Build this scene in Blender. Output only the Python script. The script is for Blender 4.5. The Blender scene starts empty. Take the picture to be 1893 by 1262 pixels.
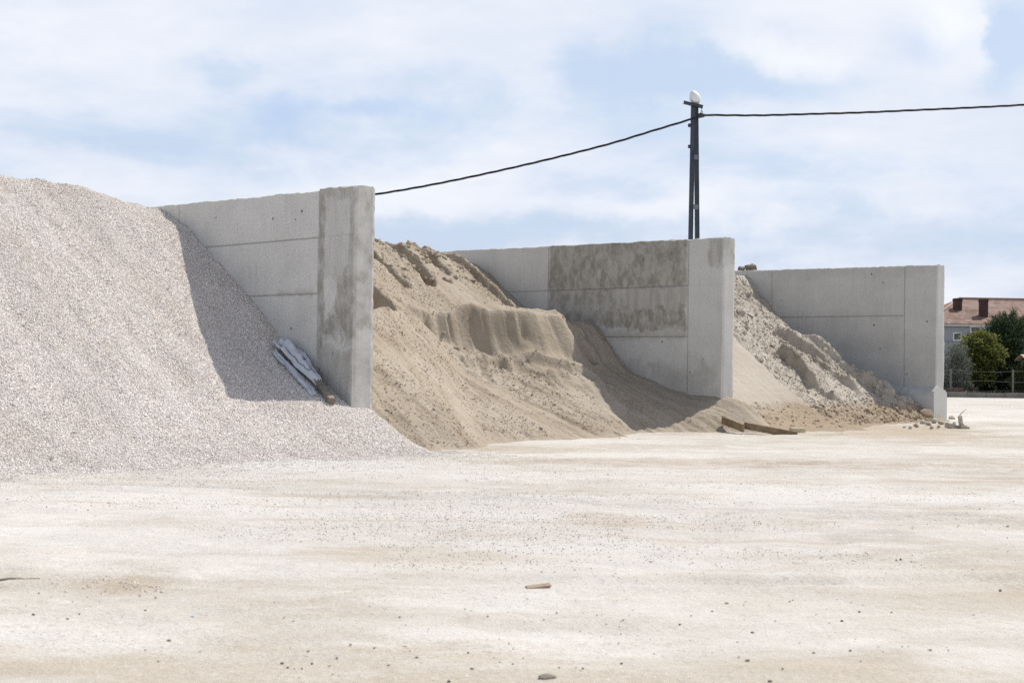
import bpy, bmesh, math, random
import numpy as np
from mathutils import Vector, Matrix, Euler

R = math.radians
rng = np.random.default_rng(11)
random.seed(5)
scn = bpy.context.scene
COL = scn.collection

# ------------------------------------------------------------------ camera
F = 2629.0                      # focal length in photo pixels (50 mm on 36 mm)
CAM_Z = 1.5
PITCH, ROLL = 0.85, 0.8
CR = Matrix.Rotation(R(90 + PITCH), 3, 'X') @ Matrix.Rotation(R(ROLL), 3, 'Z')
CRN = np.array(CR)
cam = bpy.data.cameras.new('camera')
cam.lens = 50; cam.sensor_width = 36; cam.clip_end = 6000; cam.clip_start = 0.05
cam.dof.use_dof = True; cam.dof.focus_distance = 29; cam.dof.aperture_fstop = 4.5
co = bpy.data.objects.new('camera', cam); COL.objects.link(co)
co.matrix_world = Matrix.Translation((0, 0, CAM_Z)) @ CR.to_4x4()
scn.camera = co

def ray(px, py):
    d = CRN @ np.array([(px - 946.5) / F, -(py - 631) / F, -1.0])
    return d
def at(px, py, Y):
    d = ray(px, py); return Vector(d * (Y / d[1]) + np.array([0, 0, CAM_Z]))
def on_ground(px, py, z=0.0):
    d = ray(px, py); t = (z - CAM_Z) / d[2]
    return Vector((d[0] * t, d[1] * t, z))

# bay frame: u runs back along the walls, v runs to the right across the bays
DU = np.array([-0.696, 0.718]); DU /= np.linalg.norm(DU)
DV = np.array([DU[1], -DU[0]])
B1 = np.array([-2.44, 25.1])
ANG = math.atan2(DU[1], DU[0])
def to_world(u, v, z=0.0):
    p = B1 + DU * u + DV * v
    return Vector((p[0], p[1], z))
def bay_matrix():               # local (u, -v, z)
    return Matrix.Translation((B1[0], B1[1], 0)) @ Matrix.Rotation(ANG, 4, 'Z')
def uv_of(X, Y):
    r = np.array([X, Y]) - B1
    return float(r @ DU), float(r @ DV)

# ------------------------------------------------------------------ tagging
def tag(o, label=None, cat=None, group=None, kind=None):
    if label: o['label'] = label
    if cat: o['category'] = cat
    if group: o['group'] = group
    if kind: o['kind'] = kind
    return o
def link(o, parent=None):
    COL.objects.link(o)
    if parent is not None: o.parent = parent
    return o
def empty(name, loc, rz=0):
    o = bpy.data.objects.new(name, None); o.location = loc; o.rotation_euler = (0, 0, rz)
    o.empty_display_size = 0.2
    return link(o)

# ------------------------------------------------------------------ numpy noise
def _h(ix, iy, s):
    n = (ix.astype(np.int64) * 374761393 + iy.astype(np.int64) * 668265263 + s * 982451653) & 0xFFFFFFFF
    n = ((n ^ (n >> 13)) * 1274126177) & 0xFFFFFFFF
    n = n ^ (n >> 16)
    return (n & 0xFFFF) / 65535.0 * 2 - 1
def vn(x, y, s=0):
    x = np.asarray(x, float); y = np.asarray(y, float)
    ix = np.floor(x); iy = np.floor(y); fx = x - ix; fy = y - iy
    fx = fx * fx * fx * (fx * (fx * 6 - 15) + 10); fy = fy * fy * fy * (fy * (fy * 6 - 15) + 10)
    a = _h(ix, iy, s); b = _h(ix + 1, iy, s); c = _h(ix, iy + 1, s); d = _h(ix + 1, iy + 1, s)
    return (a * (1 - fx) + b * fx) * (1 - fy) + (c * (1 - fx) + d * fx) * fy
def fbm(x, y, o=4, s=0, g=0.5):
    x = np.asarray(x, float); y = np.asarray(y, float)
    t = 0; a = 1.0; n = 0
    for k in range(o):
        ca, sa = math.cos(0.6 * k), math.sin(0.6 * k)
        t = t + a * vn((x * ca - y * sa) * 2 ** k, (x * sa + y * ca) * 2 ** k, s + k * 17); n += a; a *= g
    return t / n
def sstep(a, b, x):
    t = np.clip((x - a) / (b - a), 0, 1); return t * t * (3 - 2 * t)
def softpos(x, k):
    return k * np.logaddexp(0, x / k)
def smin(a, b, k):
    return -k * np.logaddexp(-a / k, -b / k)

# ------------------------------------------------------------------ mesh building
def mesh_np(name, V, quads=None, tris=None, smooth=True, mats=(), mi_q=0, mi_t=0, smooth_t=False):
    me = bpy.data.meshes.new(name)
    nq = 0 if quads is None else len(quads); nt = 0 if tris is None else len(tris)
    me.vertices.add(len(V)); me.vertices.foreach_set('co', np.asarray(V, np.float32).ravel())
    loops = []
    if nq: loops.append(np.asarray(quads, np.int32).ravel())
    if nt: loops.append(np.asarray(tris, np.int32).ravel())
    loops = np.concatenate(loops)
    me.loops.add(len(loops)); me.loops.foreach_set('vertex_index', loops)
    me.polygons.add(nq + nt)
    st = np.concatenate([np.arange(nq) * 4, nq * 4 + np.arange(nt) * 3]).astype(np.int32)
    me.polygons.foreach_set('loop_start', st)
    me.polygons.foreach_set('use_smooth', np.concatenate([np.full(nq, smooth), np.full(nt, smooth_t)]))
    def _arr(m, n):
        return np.full(n, m, np.int32) if np.isscalar(m) else np.asarray(m, np.int32)
    me.polygons.foreach_set('material_index', np.concatenate([_arr(mi_q, nq), _arr(mi_t, nt)]).astype(np.int32))
    for m in mats: me.materials.append(m)
    me.update(calc_edges=True); me.validate()
    return me

OCT = np.array([[1, 0, 0], [-1, 0, 0], [0, 1, 0], [0, -1, 0], [0, 0, 1], [0, 0, -1]], float)
OCTF = np.array([[0, 2, 4], [2, 1, 4], [1, 3, 4], [3, 0, 4], [2, 0, 5], [1, 2, 5], [3, 1, 5], [0, 3, 5]])
def rand_rot(n):
    q = rng.normal(size=(n, 4)); q /= np.linalg.norm(q, axis=1)[:, None]
    w, x, y, z = q.T
    return np.stack([np.stack([1 - 2 * (y * y + z * z), 2 * (x * y - z * w), 2 * (x * z + y * w)], -1),
                     np.stack([2 * (x * y + z * w), 1 - 2 * (x * x + z * z), 2 * (y * z - x * w)], -1),
                     np.stack([2 * (x * z - y * w), 2 * (y * z + x * w), 1 - 2 * (x * x + y * y)], -1)], 1)
def scatter(P, S, base=OCT, faces=OCTF, jit=0.3, flat=1.0):
    n = len(P); m = len(base)
    B = base[None] + rng.normal(size=(n, m, 3)) * jit * 0.5
    B = B * (S[:, None, None] * (0.7 + 0.6 * rng.random((n, 1, 3))))
    B = np.einsum('nij,nmj->nmi', rand_rot(n), B)
    B[:, :, 2] *= flat
    V = (B + P[:, None, :]).reshape(-1, 3)
    T = (faces[None] + (np.arange(n) * m)[:, None, None]).reshape(-1, 3)
    return V, T
def ico(sub):
    bm = bmesh.new(); bmesh.ops.create_icosphere(bm, subdivisions=sub, radius=1)
    v = np.array([x.co[:] for x in bm.verts]); f = np.array([[a.index for a in fc.verts] for fc in bm.faces])
    bm.free(); return v, f
ICO1 = ico(1); ICO2 = ico(2)

class BM:
    """collects shapes that make ONE part"""
    def __init__(s): s.bm = bmesh.new()
    def box(s, c, size, rot=None, bevel=0.0, taper=1.0):
        r = bmesh.ops.create_cube(s.bm, size=1.0); vs = r['verts']
        M = Matrix.Translation(Vector(c)) @ (rot.to_matrix().to_4x4() if rot else Matrix()) @ Matrix.Diagonal((*size, 1))
        for v in vs:
            if taper != 1 and v.co.z > 0: v.co.x *= taper; v.co.y *= taper
            v.co = M @ v.co
        if bevel:
            es = list({e for v in vs for e in v.link_edges})
            bmesh.ops.bevel(s.bm, geom=es, offset=bevel, segments=2, affect='EDGES', profile=0.5)
        return s
    def bar(s, a, b, w, h=None, up=(0, 0, 1), bevel=0):
        a, b = Vector(a), Vector(b); d = b - a; z = d.normalized()
        x = Vector(up).cross(z)
        if x.length < 1e-4: x = Vector((1, 0, 0))
        x.normalize(); y = z.cross(x)
        Mr = Matrix((x, y, z)).transposed()
        return s.box((a + b) / 2, (w, h or w, d.length), Mr.to_quaternion(), bevel)
    def tube(s, pts, rad, n=8, cap=True):
        pts = [Vector(p) for p in pts]; rings = []
        rr = rad if hasattr(rad, '__len__') else [rad] * len(pts)
        ref = Vector((0.13, 0.2, 1)).normalized()
        for i, p in enumerate(pts):
            t = (pts[min(i + 1, len(pts) - 1)] - pts[max(i - 1, 0)]).normalized()
            x = ref.cross(t)
            if x.length < 1e-3: x = Vector((1, 0, 0)).cross(t)
            x.normalize(); y = t.cross(x)
            rings.append([s.bm.verts.new(p + (x * math.cos(6.28319 * k / n) + y * math.sin(6.28319 * k / n)) * rr[i]) for k in range(n)])
        for A, B in zip(rings, rings[1:]):
            for k in range(n):
                s.bm.faces.new((A[k], A[(k + 1) % n], B[(k + 1) % n], B[k])).smooth = True
        if cap:
            s.bm.faces.new(rings[0][::-1]); s.bm.faces.new(rings[-1])
        return s
    def build(s, name, m, parent=None, smooth=False):
        bmesh.ops.recalc_face_normals(s.bm, faces=s.bm.faces)
        me = bpy.data.meshes.new(name); s.bm.to_mesh(me); s.bm.free()
        if m: me.materials.append(m)
        if smooth:
            for p in me.polygons: p.use_smooth = True
        return link(bpy.data.objects.new(name, me), parent)

# ------------------------------------------------------------------ material helper
class NT:
    def __init__(s, name=None, tree=None):
        if tree is None:
            s.mat = bpy.data.materials.new(name); s.mat.use_nodes = True; tree = s.mat.node_tree
        s.t = tree; s.t.nodes.clear(); s.L = s.t.links
    def n(s, typ, **kw):
        nd = s.t.nodes.new(typ)
        for k, v in kw.items(): setattr(nd, k, v)
        return nd
    def put(s, sock, v):
        if v is None: return
        if hasattr(v, 'is_linked') or hasattr(v, 'links'): s.L.new(v, sock)
        else:
            if isinstance(v, (tuple, list)) and len(v) == 3 and sock.type == 'RGBA': v = (*v, 1)
            sock.default_value = v
    def m(s, op, a, b=None, c=None, clamp=False):
        nd = s.n('ShaderNodeMath', operation=op, use_clamp=clamp)
        s.put(nd.inputs[0], a); s.put(nd.inputs[1], b); s.put(nd.inputs[2], c)
        return nd.outputs[0]
    def add(s, a, b): return s.m('ADD', a, b)
    def mul(s, a, b): return s.m('MULTIPLY', a, b)
    def sub(s, a, b): return s.m('SUBTRACT', a, b)
    def mx(s, a, b): return s.m('MAXIMUM', a, b)
    def coord(s, which='Object'): return s.n('ShaderNodeTexCoord').outputs[which]
    def pos(s): return s.n('ShaderNodeNewGeometry').outputs['Position']
    def mapv(s, v, sc=(1, 1, 1), loc=(0, 0, 0)):
        nd = s.n('ShaderNodeMapping'); s.put(nd.inputs[0], v); nd.inputs['Scale'].default_value = sc; nd.inputs['Location'].default_value = loc
        return nd.outputs[0]
    def noise(s, v, scale, detail=4, rough=0.55, dist=0.0, out=0):
        nd = s.n('ShaderNodeTexNoise'); s.put(nd.inputs['Vector'], v); nd.inputs['Scale'].default_value = scale
        nd.inputs['Detail'].default_value = detail; nd.inputs['Roughness'].default_value = rough; nd.inputs['Distortion'].default_value = dist
        return nd.outputs[out]
    def vor(s, v, scale, feat='F1', out='Distance', rnd=1.0):
        nd = s.n('ShaderNodeTexVoronoi', feature=feat); s.put(nd.inputs['Vector'], v); nd.inputs['Scale'].default_value = scale
        nd.inputs['Randomness'].default_value = rnd
        return nd.outputs[out]
    def rng(s, v, a, b, c=0.0, d=1.0, smooth=True):
        nd = s.n('ShaderNodeMapRange', interpolation_type='SMOOTHSTEP' if smooth else 'LINEAR')
        s.put(nd.inputs[0], v); nd.inputs[1].default_value = a; nd.inputs[2].default_value = b
        nd.inputs[3].default_value = c; nd.inputs[4].default_value = d
        return nd.outputs[0]
    def mix(s, f, a, b, mode='MIX'):
        nd = s.n('ShaderNodeMix', data_type='RGBA', blend_type=mode)
        s.put(nd.inputs[0], f); s.put(nd.inputs[6], a); s.put(nd.inputs[7], b)
        return nd.outputs[2]
    def ramp(s, f, stops, interp='LINEAR'):
        nd = s.n('ShaderNodeValToRGB'); s.put(nd.inputs[0], f); cr = nd.color_ramp; cr.interpolation = interp
        while len(cr.elements) < len(stops): cr.elements.new(0.5)
        for e, (p, c) in zip(cr.elements, stops):
            e.position = p; e.color = (*c, 1) if len(c) == 3 else c
        return nd.outputs[0]
    def sep(s, v):
        nd = s.n('ShaderNodeSeparateXYZ'); s.put(nd.inputs[0], v); return nd.outputs
    def comb(s, x, y, z):
        nd = s.n('ShaderNodeCombineXYZ'); s.put(nd.inputs[0], x); s.put(nd.inputs[1], y); s.put(nd.inputs[2], z); return nd.outputs[0]
    def band(s, x, a, b, e):     # 1 inside [a, b], soft edge e
        return s.mul(s.rng(x, a - e, a + e), s.rng(x, b - e, b + e, 1.0, 0.0))
    def gauss(s, dx, dy):        # exp(-(dx^2+dy^2))
        q = s.add(s.mul(dx, dx), s.mul(dy, dy)); return s.m('EXPONENT', s.mul(q, -1.0))
    def bump(s, h, strength=0.3, dist=0.02, normal=None):
        nd = s.n('ShaderNodeBump'); s.put(nd.inputs['Height'], h); nd.inputs['Strength'].default_value = strength
        nd.inputs['Distance'].default_value = dist; s.put(nd.inputs['Normal'], normal); return nd.outputs[0]
    def out(s, col, rough=0.9, normal=None, spec=0.2, metal=0.0):
        b = s.n('ShaderNodeBsdfPrincipled'); s.put(b.inputs['Base Color'], col); s.put(b.inputs['Roughness'], rough)
        b.inputs['Specular IOR Level'].default_value = spec; s.put(b.inputs['Metallic'], metal); s.put(b.inputs['Normal'], normal)
        o = s.n('ShaderNodeOutputMaterial'); s.L.new(b.outputs[0], o.inputs[0]); s.bsdf = b
        return s.mat

def plain(name, col, rough=0.8, var=0.25, scale=8.0, spec=0.2, metal=0.0, stretch=(1, 1, 1), bump=0.0, coord='Object'):
    g = NT(name); v = g.mapv(g.coord(coord), stretch)
    nz = g.noise(v, scale, 5, 0.6)
    dk = tuple(c * (1 - var) for c in col); lt = tuple(min(1, c * (1 + var)) for c in col)
    c = g.ramp(nz, [(0.3, dk), (0.7, lt)])
    nr = g.bump(nz, bump, 0.02) if bump else None
    return g.out(c, rough, nr, spec, metal)

# ------------------------------------------------------------------ gravel / sand materials
def mat_gravel_base():
    g = NT('gravel_bed'); p = g.coord()
    c1 = g.vor(p, 42, out='Color'); d1 = g.vor(p, 42); s = g.sep(c1)
    big = g.noise(g.mapv(p, (0.35, 1, 1)), 0.9, 4)
    v = g.ramp(s[0], [(0.0, (.42, .37, .345)), (0.25, (.56, .51, .48)), (0.6, (.66, .61, .575)), (1, (.80, .76, .72))])
    v = g.mix(g.rng(s[1], .75, 1, 0, .5), v, (.50, .40, .30))
    v = g.mix(g.rng(big, .42, .68, 0, .35), v, (.46, .40, .34))
    h = g.m('SUBTRACT', 1.0, d1)
    return g.out(v, 0.95, g.bump(h, 0.8, 0.03), 0.1)
def mat_loose_stone():
    g = NT('loose_stone'); r = g.n('ShaderNodeNewGeometry').outputs['Random Per Island']
    return g.out(g.ramp(r, [(0, (.36, .32, .28)), (.10, (.50, .46, .42)), (.4, (.62, .585, .545)), (1, (.76, .73, .69))]), .9, None, .1)
def mat_gravel_stone(name='gravel_stone'):
    g = NT(name); r = g.n('ShaderNodeNewGeometry').outputs['Random Per Island']
    v = g.ramp(r, [(0.0, (.42, .375, .34)), (0.09, (.56, .51, .465)), (0.3, (.69, .628, .572)), (0.62, (.765, .71, .655)), (0.85, (.825, .78, .725)), (1, (.87, .835, .785))])
    r2 = g.m('FRACT', g.mul(r, 37.0))
    v = g.mix(g.rng(r2, .8, .95, 0, .5), v, (.60, .49, .36))
    p = g.coord(); pu = g.sep(p)
    big = g.noise(g.mapv(p, (.30, 1.1, .5)), 1.1, 5, .6)      # dust streaks running down the slope, tan washed bands
    v = g.mix(g.rng(big, .50, .66, 0, .55), v, (.81, .775, .735))
    v = g.mix(g.rng(big, .46, .30, 0, .38), v, (.50, .44, .36))
    v = g.mix(g.mul(g.rng(pu[0], 4.5, 8.5), .30), v, (.52, .45, .36))
    return g.out(v, 0.9, None, 0.15)

def mat_sand(name, cols, streak=0.6, smoothzone=None, brown=None):
    g = NT(name); p = g.coord(); x = g.sep(p)
    big = g.noise(g.mapv(p, (0.5, 1.2, 1)), 0.7, 5, 0.6)
    fine = g.noise(p, 26, 5, 0.75)
    st = g.noise(g.mapv(p, (0.35, 2.6, 0.6)), 2.2, 5, 0.65)
    c = g.ramp(big, [(0.3, cols[0]), (0.5, cols[1]), (0.7, cols[2])])
    c = g.mix(g.rng(st, .35, .7, 0, streak), c, cols[2])
    c = g.mix(g.rng(fine, .25, .5, .22, 0), c, tuple(k * .6 for k in cols[0]))
    c = g.mix(g.rng(fine, .55, .8, 0, .5), c, tuple(min(1, k * 1.15) for k in cols[2]))
    if brown:
        zm = g.rng(g.add(x[2], g.mul(big, .5)), brown[0], brown[1], 1, 0)
        c = g.mix(g.mul(zm, .75), c, brown[2])
    # dark specks within the streaks
    sp = g.vor(p, 9.0); spm = g.rng(sp, .06, .16, .25, 0)
    c = g.mix(g.mul(g.mul(spm, g.rng(st, .5, .7)), .5), c, tuple(k * .7 for k in cols[0]))
    h = g.add(g.mul(fine, .5), g.noise(p, 9, 4, .6))
    return g.out(c, 0.97, g.bump(h, 0.65, 0.05), 0.08)

M_GBED = mat_gravel_base(); M_GST = mat_gravel_stone()
M_SAND1 = mat_sand('tan_sand', [(.262, .208, .148), (.345, .286, .215), (.432, .376, .302)])
M_SAND2 = mat_sand('grey_sand', [(.325, .28, .222), (.405, .358, .295), (.485, .438, .375)], 0.5, None, (0.55, 0.95, (.30, .225, .145)))

# ------------------------------------------------------------------ height functions
def interp(x, pts):
    xs, ys = zip(*pts); return np.interp(x, xs, ys)
def smooth_interp(x, pts, w=0.35):
    t = 0
    for k in (-1, -.5, 0, .5, 1): t = t + interp(x + k * w, pts)
    return t / 5

P_GRAV = [(-3.2, -.35), (-2.2, 0), (-1.0, .30), (0, .78), (1.83, 1.74), (3.24, 2.77), (5.37, 4.10), (6.94, 4.66), (8, 4.74), (10, 4.2), (15, 1.0)]
def h_gravel(u, v):
    left = np.clip(-v - 0.45, 0, 20)
    shift = 0.10 * np.sin(v * 0.9) + 0.20 * sstep(0.5, 5, left)
    z = smooth_interp(u + shift, P_GRAV)
    z = z + sstep(4, 8, u) * 0.125 * np.clip(left, 0, 4)
    z = z + 0.13 * fbm(u * 0.35, v * 0.7, 4, 3) * sstep(-2, 1, u) + .03 * fbm(u * .5, v * 3.0, 3, 4) * sstep(-1, 1, u)
    z = z + 0.035 * fbm(u * 1.2, v * 2.2, 3, 9)
    z = z + .30 * np.exp(-((u - 5.9) / 1.5) ** 2 - ((left - 1.7) / 1.1) ** 2) + .05 * fbm(u * .25, v * 1.3, 3, 19) * sstep(0, 2, u)
    z = np.where(u > 3, np.minimum(z, 4.50 + .019 * u + .55 * left), z)
    # spill round the wall end
    z = z - 0.80 * softpos(v + 0.12, 0.10) * (u < 2)
    z = z - 0.5 * softpos(-v - 12, 1.0) - .06 + .05 * fbm(u * 1.6, v * 1.1, 3, 15) * (1 - sstep(-1.5, 0, u))
    # low toe lobes
    return z

def h_sand1(u, v):
    w = 0.16 * fbm(u * .5, v * .8, 3, 31)
    toe = interp(v, [(-1, -.8), (0, -1.15), (1, -1.35), (2, -1.15), (3.5, -.6), (6, -.45), (9, -.4), (12, -.5)]) + w
    # bench (ledge) about half way up, then the steeper upper slope
    ub = interp(v, [(0, 3.0), (3.1, 3.9), (5, 4.75), (7.5, 5.75), (9.7, 5.85), (12, 6.2)]) + 0.12 * fbm(v * 1.3, 0.3, 3, 77)
    after = u - ub
    ue = u - .75 * sstep(0, .70, after)
    up = softpos(interp(v, [(0, .55), (3.5, .55), (7, .465), (12, .465)]) * (ue - toe), 0.10) + .19 * softpos(after - .6, .15) - .10 * np.exp(-((after - .28) / .16) ** 2)
    crest = 4.70 + 0.16 * fbm(u * .9, v * .9, 4, 5) - 0.10 * softpos(v - 8.6, .4) - 0.10 * softpos(u - 9.6, .3)
    crest = crest - .9 * (1 - sstep(.5, 3.2, v))
    up = smin(up, crest, .06)
    up = up - 0.35 * softpos(u - 10.8, .4)
    z = up
    # fall-line gullies with one steep bank on the upper slope
    act = sstep(.5, 1.3, after) * (1 - sstep(3.9, 5.5, after) * .5)
    for (v0, k, dep, wd, t0, t1) in [(4.9, .10, .80, .55, 5.0, 6.9), (6.6, .05, .30, .20, 7.2, 9.2), (7.7, .10, .42, .24, 7.6, 9.9), (8.7, .05, .26, .18, 8.2, 9.8), (10.1, .0, .30, .6, 6.5, 9.9)]:
        c = v0 + k * (u - 6) + 0.30 * fbm(u * 1.1, v0 * 3.1, 3, int(v0 * 10))
        d = v - c
        prof = np.where(d < 0, np.exp(-(d / (wd * .16)) ** 2), np.exp(-(d / wd) ** 2)) if False else np.where(d < 0, np.exp(-(d / wd) ** 2), np.exp(-(d / .07) ** 2))
        z = z - dep * prof * act * sstep(t0 - .4, t0 + .1, u) * (1 - sstep(t1 - .2, t1 + .4, u))
    # loader cut: a gentler floor, a diagonal left side and a steep scarp
    tf = interp(v, [(0, -.25), (4.6, -.25), (6.0, .1), (7.0, .35), (7.7, .75), (8.5, 1.15), (9.6, 1.0), (10.6, .2), (11.45, -.4), (13, -.6)]); sf = interp(v, [(4.6, .29), (7, .295), (7.7, .34), (8.5, .46), (9.6, .46), (11.45, .30)])
    floor = sf * softpos(u - tf, 0.12) + 0.05 * fbm(u * .9, v * .9, 3, 51)
    flt = vn(v * 2.3 + .3 * vn(u * 1.5, 0, 5), u * .25, 88)
    edge = interp(v, [(5.5, 5.6), (7.4, 5.35), (8.3, 4.95), (9.1, 4.15), (9.8, 3.9), (12, 3.9)]) + 0.12 * np.abs(vn(v * 1.5, 1.7, 4)) + 0.05 * vn(v * 5.0, .2, 6)
    sl = interp(v, [(6, 3.4), (8.2, 2.6), (9.1, 1.25), (10.2, .85)])
    scarp = floor + softpos(u - edge, .05) * sl
    side = floor + softpos(4.6 + .80 * (u - 2.5) + .25 * fbm(u * 1.3, v * .6, 3, 12) - v, .14) * 0.60
    cut = np.maximum(scarp, side)
    # flat terrace behind the scarp, so that its lip runs level
    ter = 2.80 + .035 * fbm(u * 2.5, v * 2.5, 3, 95)
    up = up + sstep(6.9, 7.3, v) * (1 - sstep(9.9, 10.4, v)) * sstep(-.3, 0, u - edge) * (u < ub + .3) * (ter - up)
    z = np.where((u < ub + .3) & (v > 6.9), np.minimum(np.maximum(z, up), 9), z)
    z = smin(z, cut, 0.035)
    inface = sstep(.03, .25, u - edge) * sstep(-.05, .12, up - scarp + .12) * sstep(-.15, .1, scarp - side)
    # broad flutes on the scarp, each with a steep left bank
    ph = np.mod(v * 1.1 + .55 * vn(v * 1.4, u * .5, 90) + .12 * u + .05 * fbm(u * 4, v * 4, 3, 96), 1.0)
    z = z - inface * (.32 * (1 - ph) * sstep(0, .06, ph) * (0.6 + .5 * vn(v * .9, 2, 91)) - .04)
    z = z - inface * .11 * np.abs(fbm(v * 5.0 + .2 * u, u * .8, 4, 93, .6)) - .05 * sstep(-.25, 0, u - edge) * (1 - sstep(0, .2, u - edge)) * 0
    # slumped bank along the foot of the scarp
    bk = edge - .38 + .14 * fbm(v * .8, 2, 2, 14)
    on = sstep(6.3, 6.9, v) * (1 - sstep(9.4, 10.0, v))
    z = z + 0.30 * np.where(u < bk, np.exp(-((u - bk) / .16) ** 2), np.exp(-((u - bk) / .4) ** 2)) * on * (0.75 + .5 * vn(v * 2.2, .5, 21))
    z = z + 0.16 * np.exp(-((u - bk + .75) / .40) ** 2) * on * (0.4 + 1.2 * np.abs(fbm(u * 2.2, v * 2.6, 3, 23)))
    # hollow between the heap and the right wall
    z = z - 0.70 * sstep(9.9, 11.2, v) * sstep(4.9, 6.2, u) * (1 - sstep(8.6, 10, u))
    # spill round the right wall end
    z = z - 0.55 * softpos(v - 11.75, .08)
    z = z + .34 * np.exp(-((u - .9) / .9) ** 2 - ((v - 11.7) / .75) ** 2)
    z = z - 1.2 * softpos(-v - 0.7, .08)
    # surface: streaks of crumbs along the fall lines, smooth slipped sand between
    st = fbm(u * .40, v * 1.5, 4, 61, .6)
    rr = 0.30 + 1.0 * sstep(-.12, .30, st) + .5 * sstep(.4, 1.0, after)
    rr = rr * (1 - .35 * inface)
    crumbs = 0.040 * fbm(u * 2.2, v * 3.6, 4, 41, .65) + .030 * np.abs(fbm(u * 7, v * 9, 3, 47)) + .016 * fbm(u * 13, v * 15, 2, 48)
    z = z + crumbs * rr
    lf = sstep(.2, 1.2, u - toe) * (1 - sstep(-.3, .1, after)) * (1 - inface)
    z = z + lf * (0.07 * fbm(u * .35, v * 2.6, 3, 66, .6) + .045 * fbm(u * .8, v * 6.5, 3, 64, .6))
    tl = np.maximum(toe, np.where(v > 4.6, tf - .1, -9))
    return z - .10 + .07 * sstep(.1, 1.0, u - tl) + .035 * fbm(u * 2.5, v * 1.6, 3, 69) * (1 - sstep(.2, 1.4, u - toe))

def slab_edge(u): return 15.35 + .22 * (u - 1.6)
def h_sand2(u, v):
    toe = interp(v, [(11.5, .20), (13, .30), (15, .45), (17, .55), (20.8, 1.15), (22.3, 1.3)]) + .2 * fbm(u * .5, v * .7, 3, 131)
    z = softpos(0.64 * (u - toe), .12)
    rid = 0
    env = sstep(.5, 1.8, u - toe) * (1 - .45 * sstep(6.5, 9, u))
    for (v0, k, hh, wd, t0) in [(15.6, .22, .55, 1.05, 0), (17.3, .12, .48, 1.15, 0), (19.15, .04, .48, 1.0, 1.8), (20.35, .0, .32, .8, 0)]:
        c = v0 + k * (u - 2) + .42 * fbm(u * .9, v0, 4, int(v0 * 9), .6)
        d = v - c
        prof = np.where(d < 0, np.exp(-(d / .08) ** 2), np.exp(-(np.abs(d) / wd) ** 1.5))
        rid = rid + hh * prof * np.clip(0.75 + 1.5 * fbm(u * .9, v0 * 2, 3, int(v0 * 5)), .1, 1.4) * (1 - (.0 if v0 < 16 else .75) * sstep(4.2, 5.6, u + .8 * fbm(v * .6, v0, 2, 9))) * (sstep(t0, t0 + .8, u) if t0 else 1)
    z = z + rid * env - .22 * env
    z = z + .26 * fbm(u * 1.1, v * 1.5, 3, 151) * env * (.4 + .6 * sstep(3.5, 5.5, u)) + .10 * np.abs(fbm(u * 2.6 + v, v * 2.2 - u, 3, 152)) * env
    # dark pocket
    z = z - .45 * np.exp(-((u - 3.9) / .65) ** 2) * np.where(v < 19.3, np.exp(-((v - 19.3) / .45) ** 2), np.exp(-((v - 19.3) / .10) ** 2))
    # smooth scraped slab on the left, with a foot ledge and a scooped hollow below it
    slab = 1 - sstep(-.12, .10, v - slab_edge(u) - .18 * fbm(u * 1.5, v, 3, 160))
    slab = slab * (1 - sstep(4.6, 5.6, u - .3 * (v - 14)))
    foot = 1.30 + .05 * fbm(v * 1.2, 1, 3, 163)
    fz = softpos(.27 * (u + .7), .1) + .10 * fbm(u * 1.2, v * .8, 3, 161)
    zs = np.where(u > foot, .58 + .64 * (u - foot), np.maximum(.58 - 1.3 * (foot - u), fz))
    z = z * (1 - slab) + zs * slab
    # near the right wall: lower, hollow
    z = z - .50 * sstep(20.6, 21.6, v) * sstep(2, 3.5, u) * (1 - sstep(6.5, 8.5, u))
    z = np.minimum(z, 4.45 + .15 * fbm(u, v, 3, 7)) - .35 * softpos(u - 10, .4)
    rough = 0.085 * fbm(u * 2.0, v * 2.6, 4, 141, .65) + .055 * np.abs(fbm(u * 5.0, v * 6.0, 3, 143)) + .03 * fbm(u * 12, v * 13, 2, 144)
    sl_hi = slab * sstep(foot - .1, foot + .15, u)
    rr = (1 - .95 * sl_hi) * (.35 + .85 * sstep(-.25, .3, fbm(u * .5, v * 1.1, 3, 149))) * sstep(-.3, .8, u - toe + .3)
    sm2 = np.exp(-((v - 19.6) / .55) ** 2) * sstep(5.0, 5.5, u) * (1 - sstep(6.6, 7.1, u))
    return z + rough * rr * (1 - .85 * sm2) + .014 * fbm(u * 9, v * 2.2, 3, 145) - .08 + .05 * sstep(.1, 1.0, u - toe)

def field(fn, u0, u1, v0, v1, st, keep, zmin=-0.06):
    us = np.arange(u0, u1 + st, st); vs = np.arange(v0, v1 + st, st)
    U, W = np.meshgrid(us, vs, indexing='ij'); Z = fn(U, W)
    nu, nv = U.shape; idx = np.arange(nu * nv).reshape(nu, nv)
    V = np.stack([U, -W, Z], -1).reshape(-1, 3)
    Q = np.stack([idx[:-1, :-1], idx[:-1, 1:], idx[1:, 1:], idx[1:, :-1]], -1).reshape(-1, 4)
    c = V[Q].mean(1); mxz = V[Q][:, :, 2].max(1)
    ok = keep(c[:, 0], -c[:, 1]) & (mxz > zmin)
    Q = Q[ok]
    used = np.unique(Q); re = np.full(len(V), -1); re[used] = np.arange(len(used))
    return V[used], re[Q]

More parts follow.
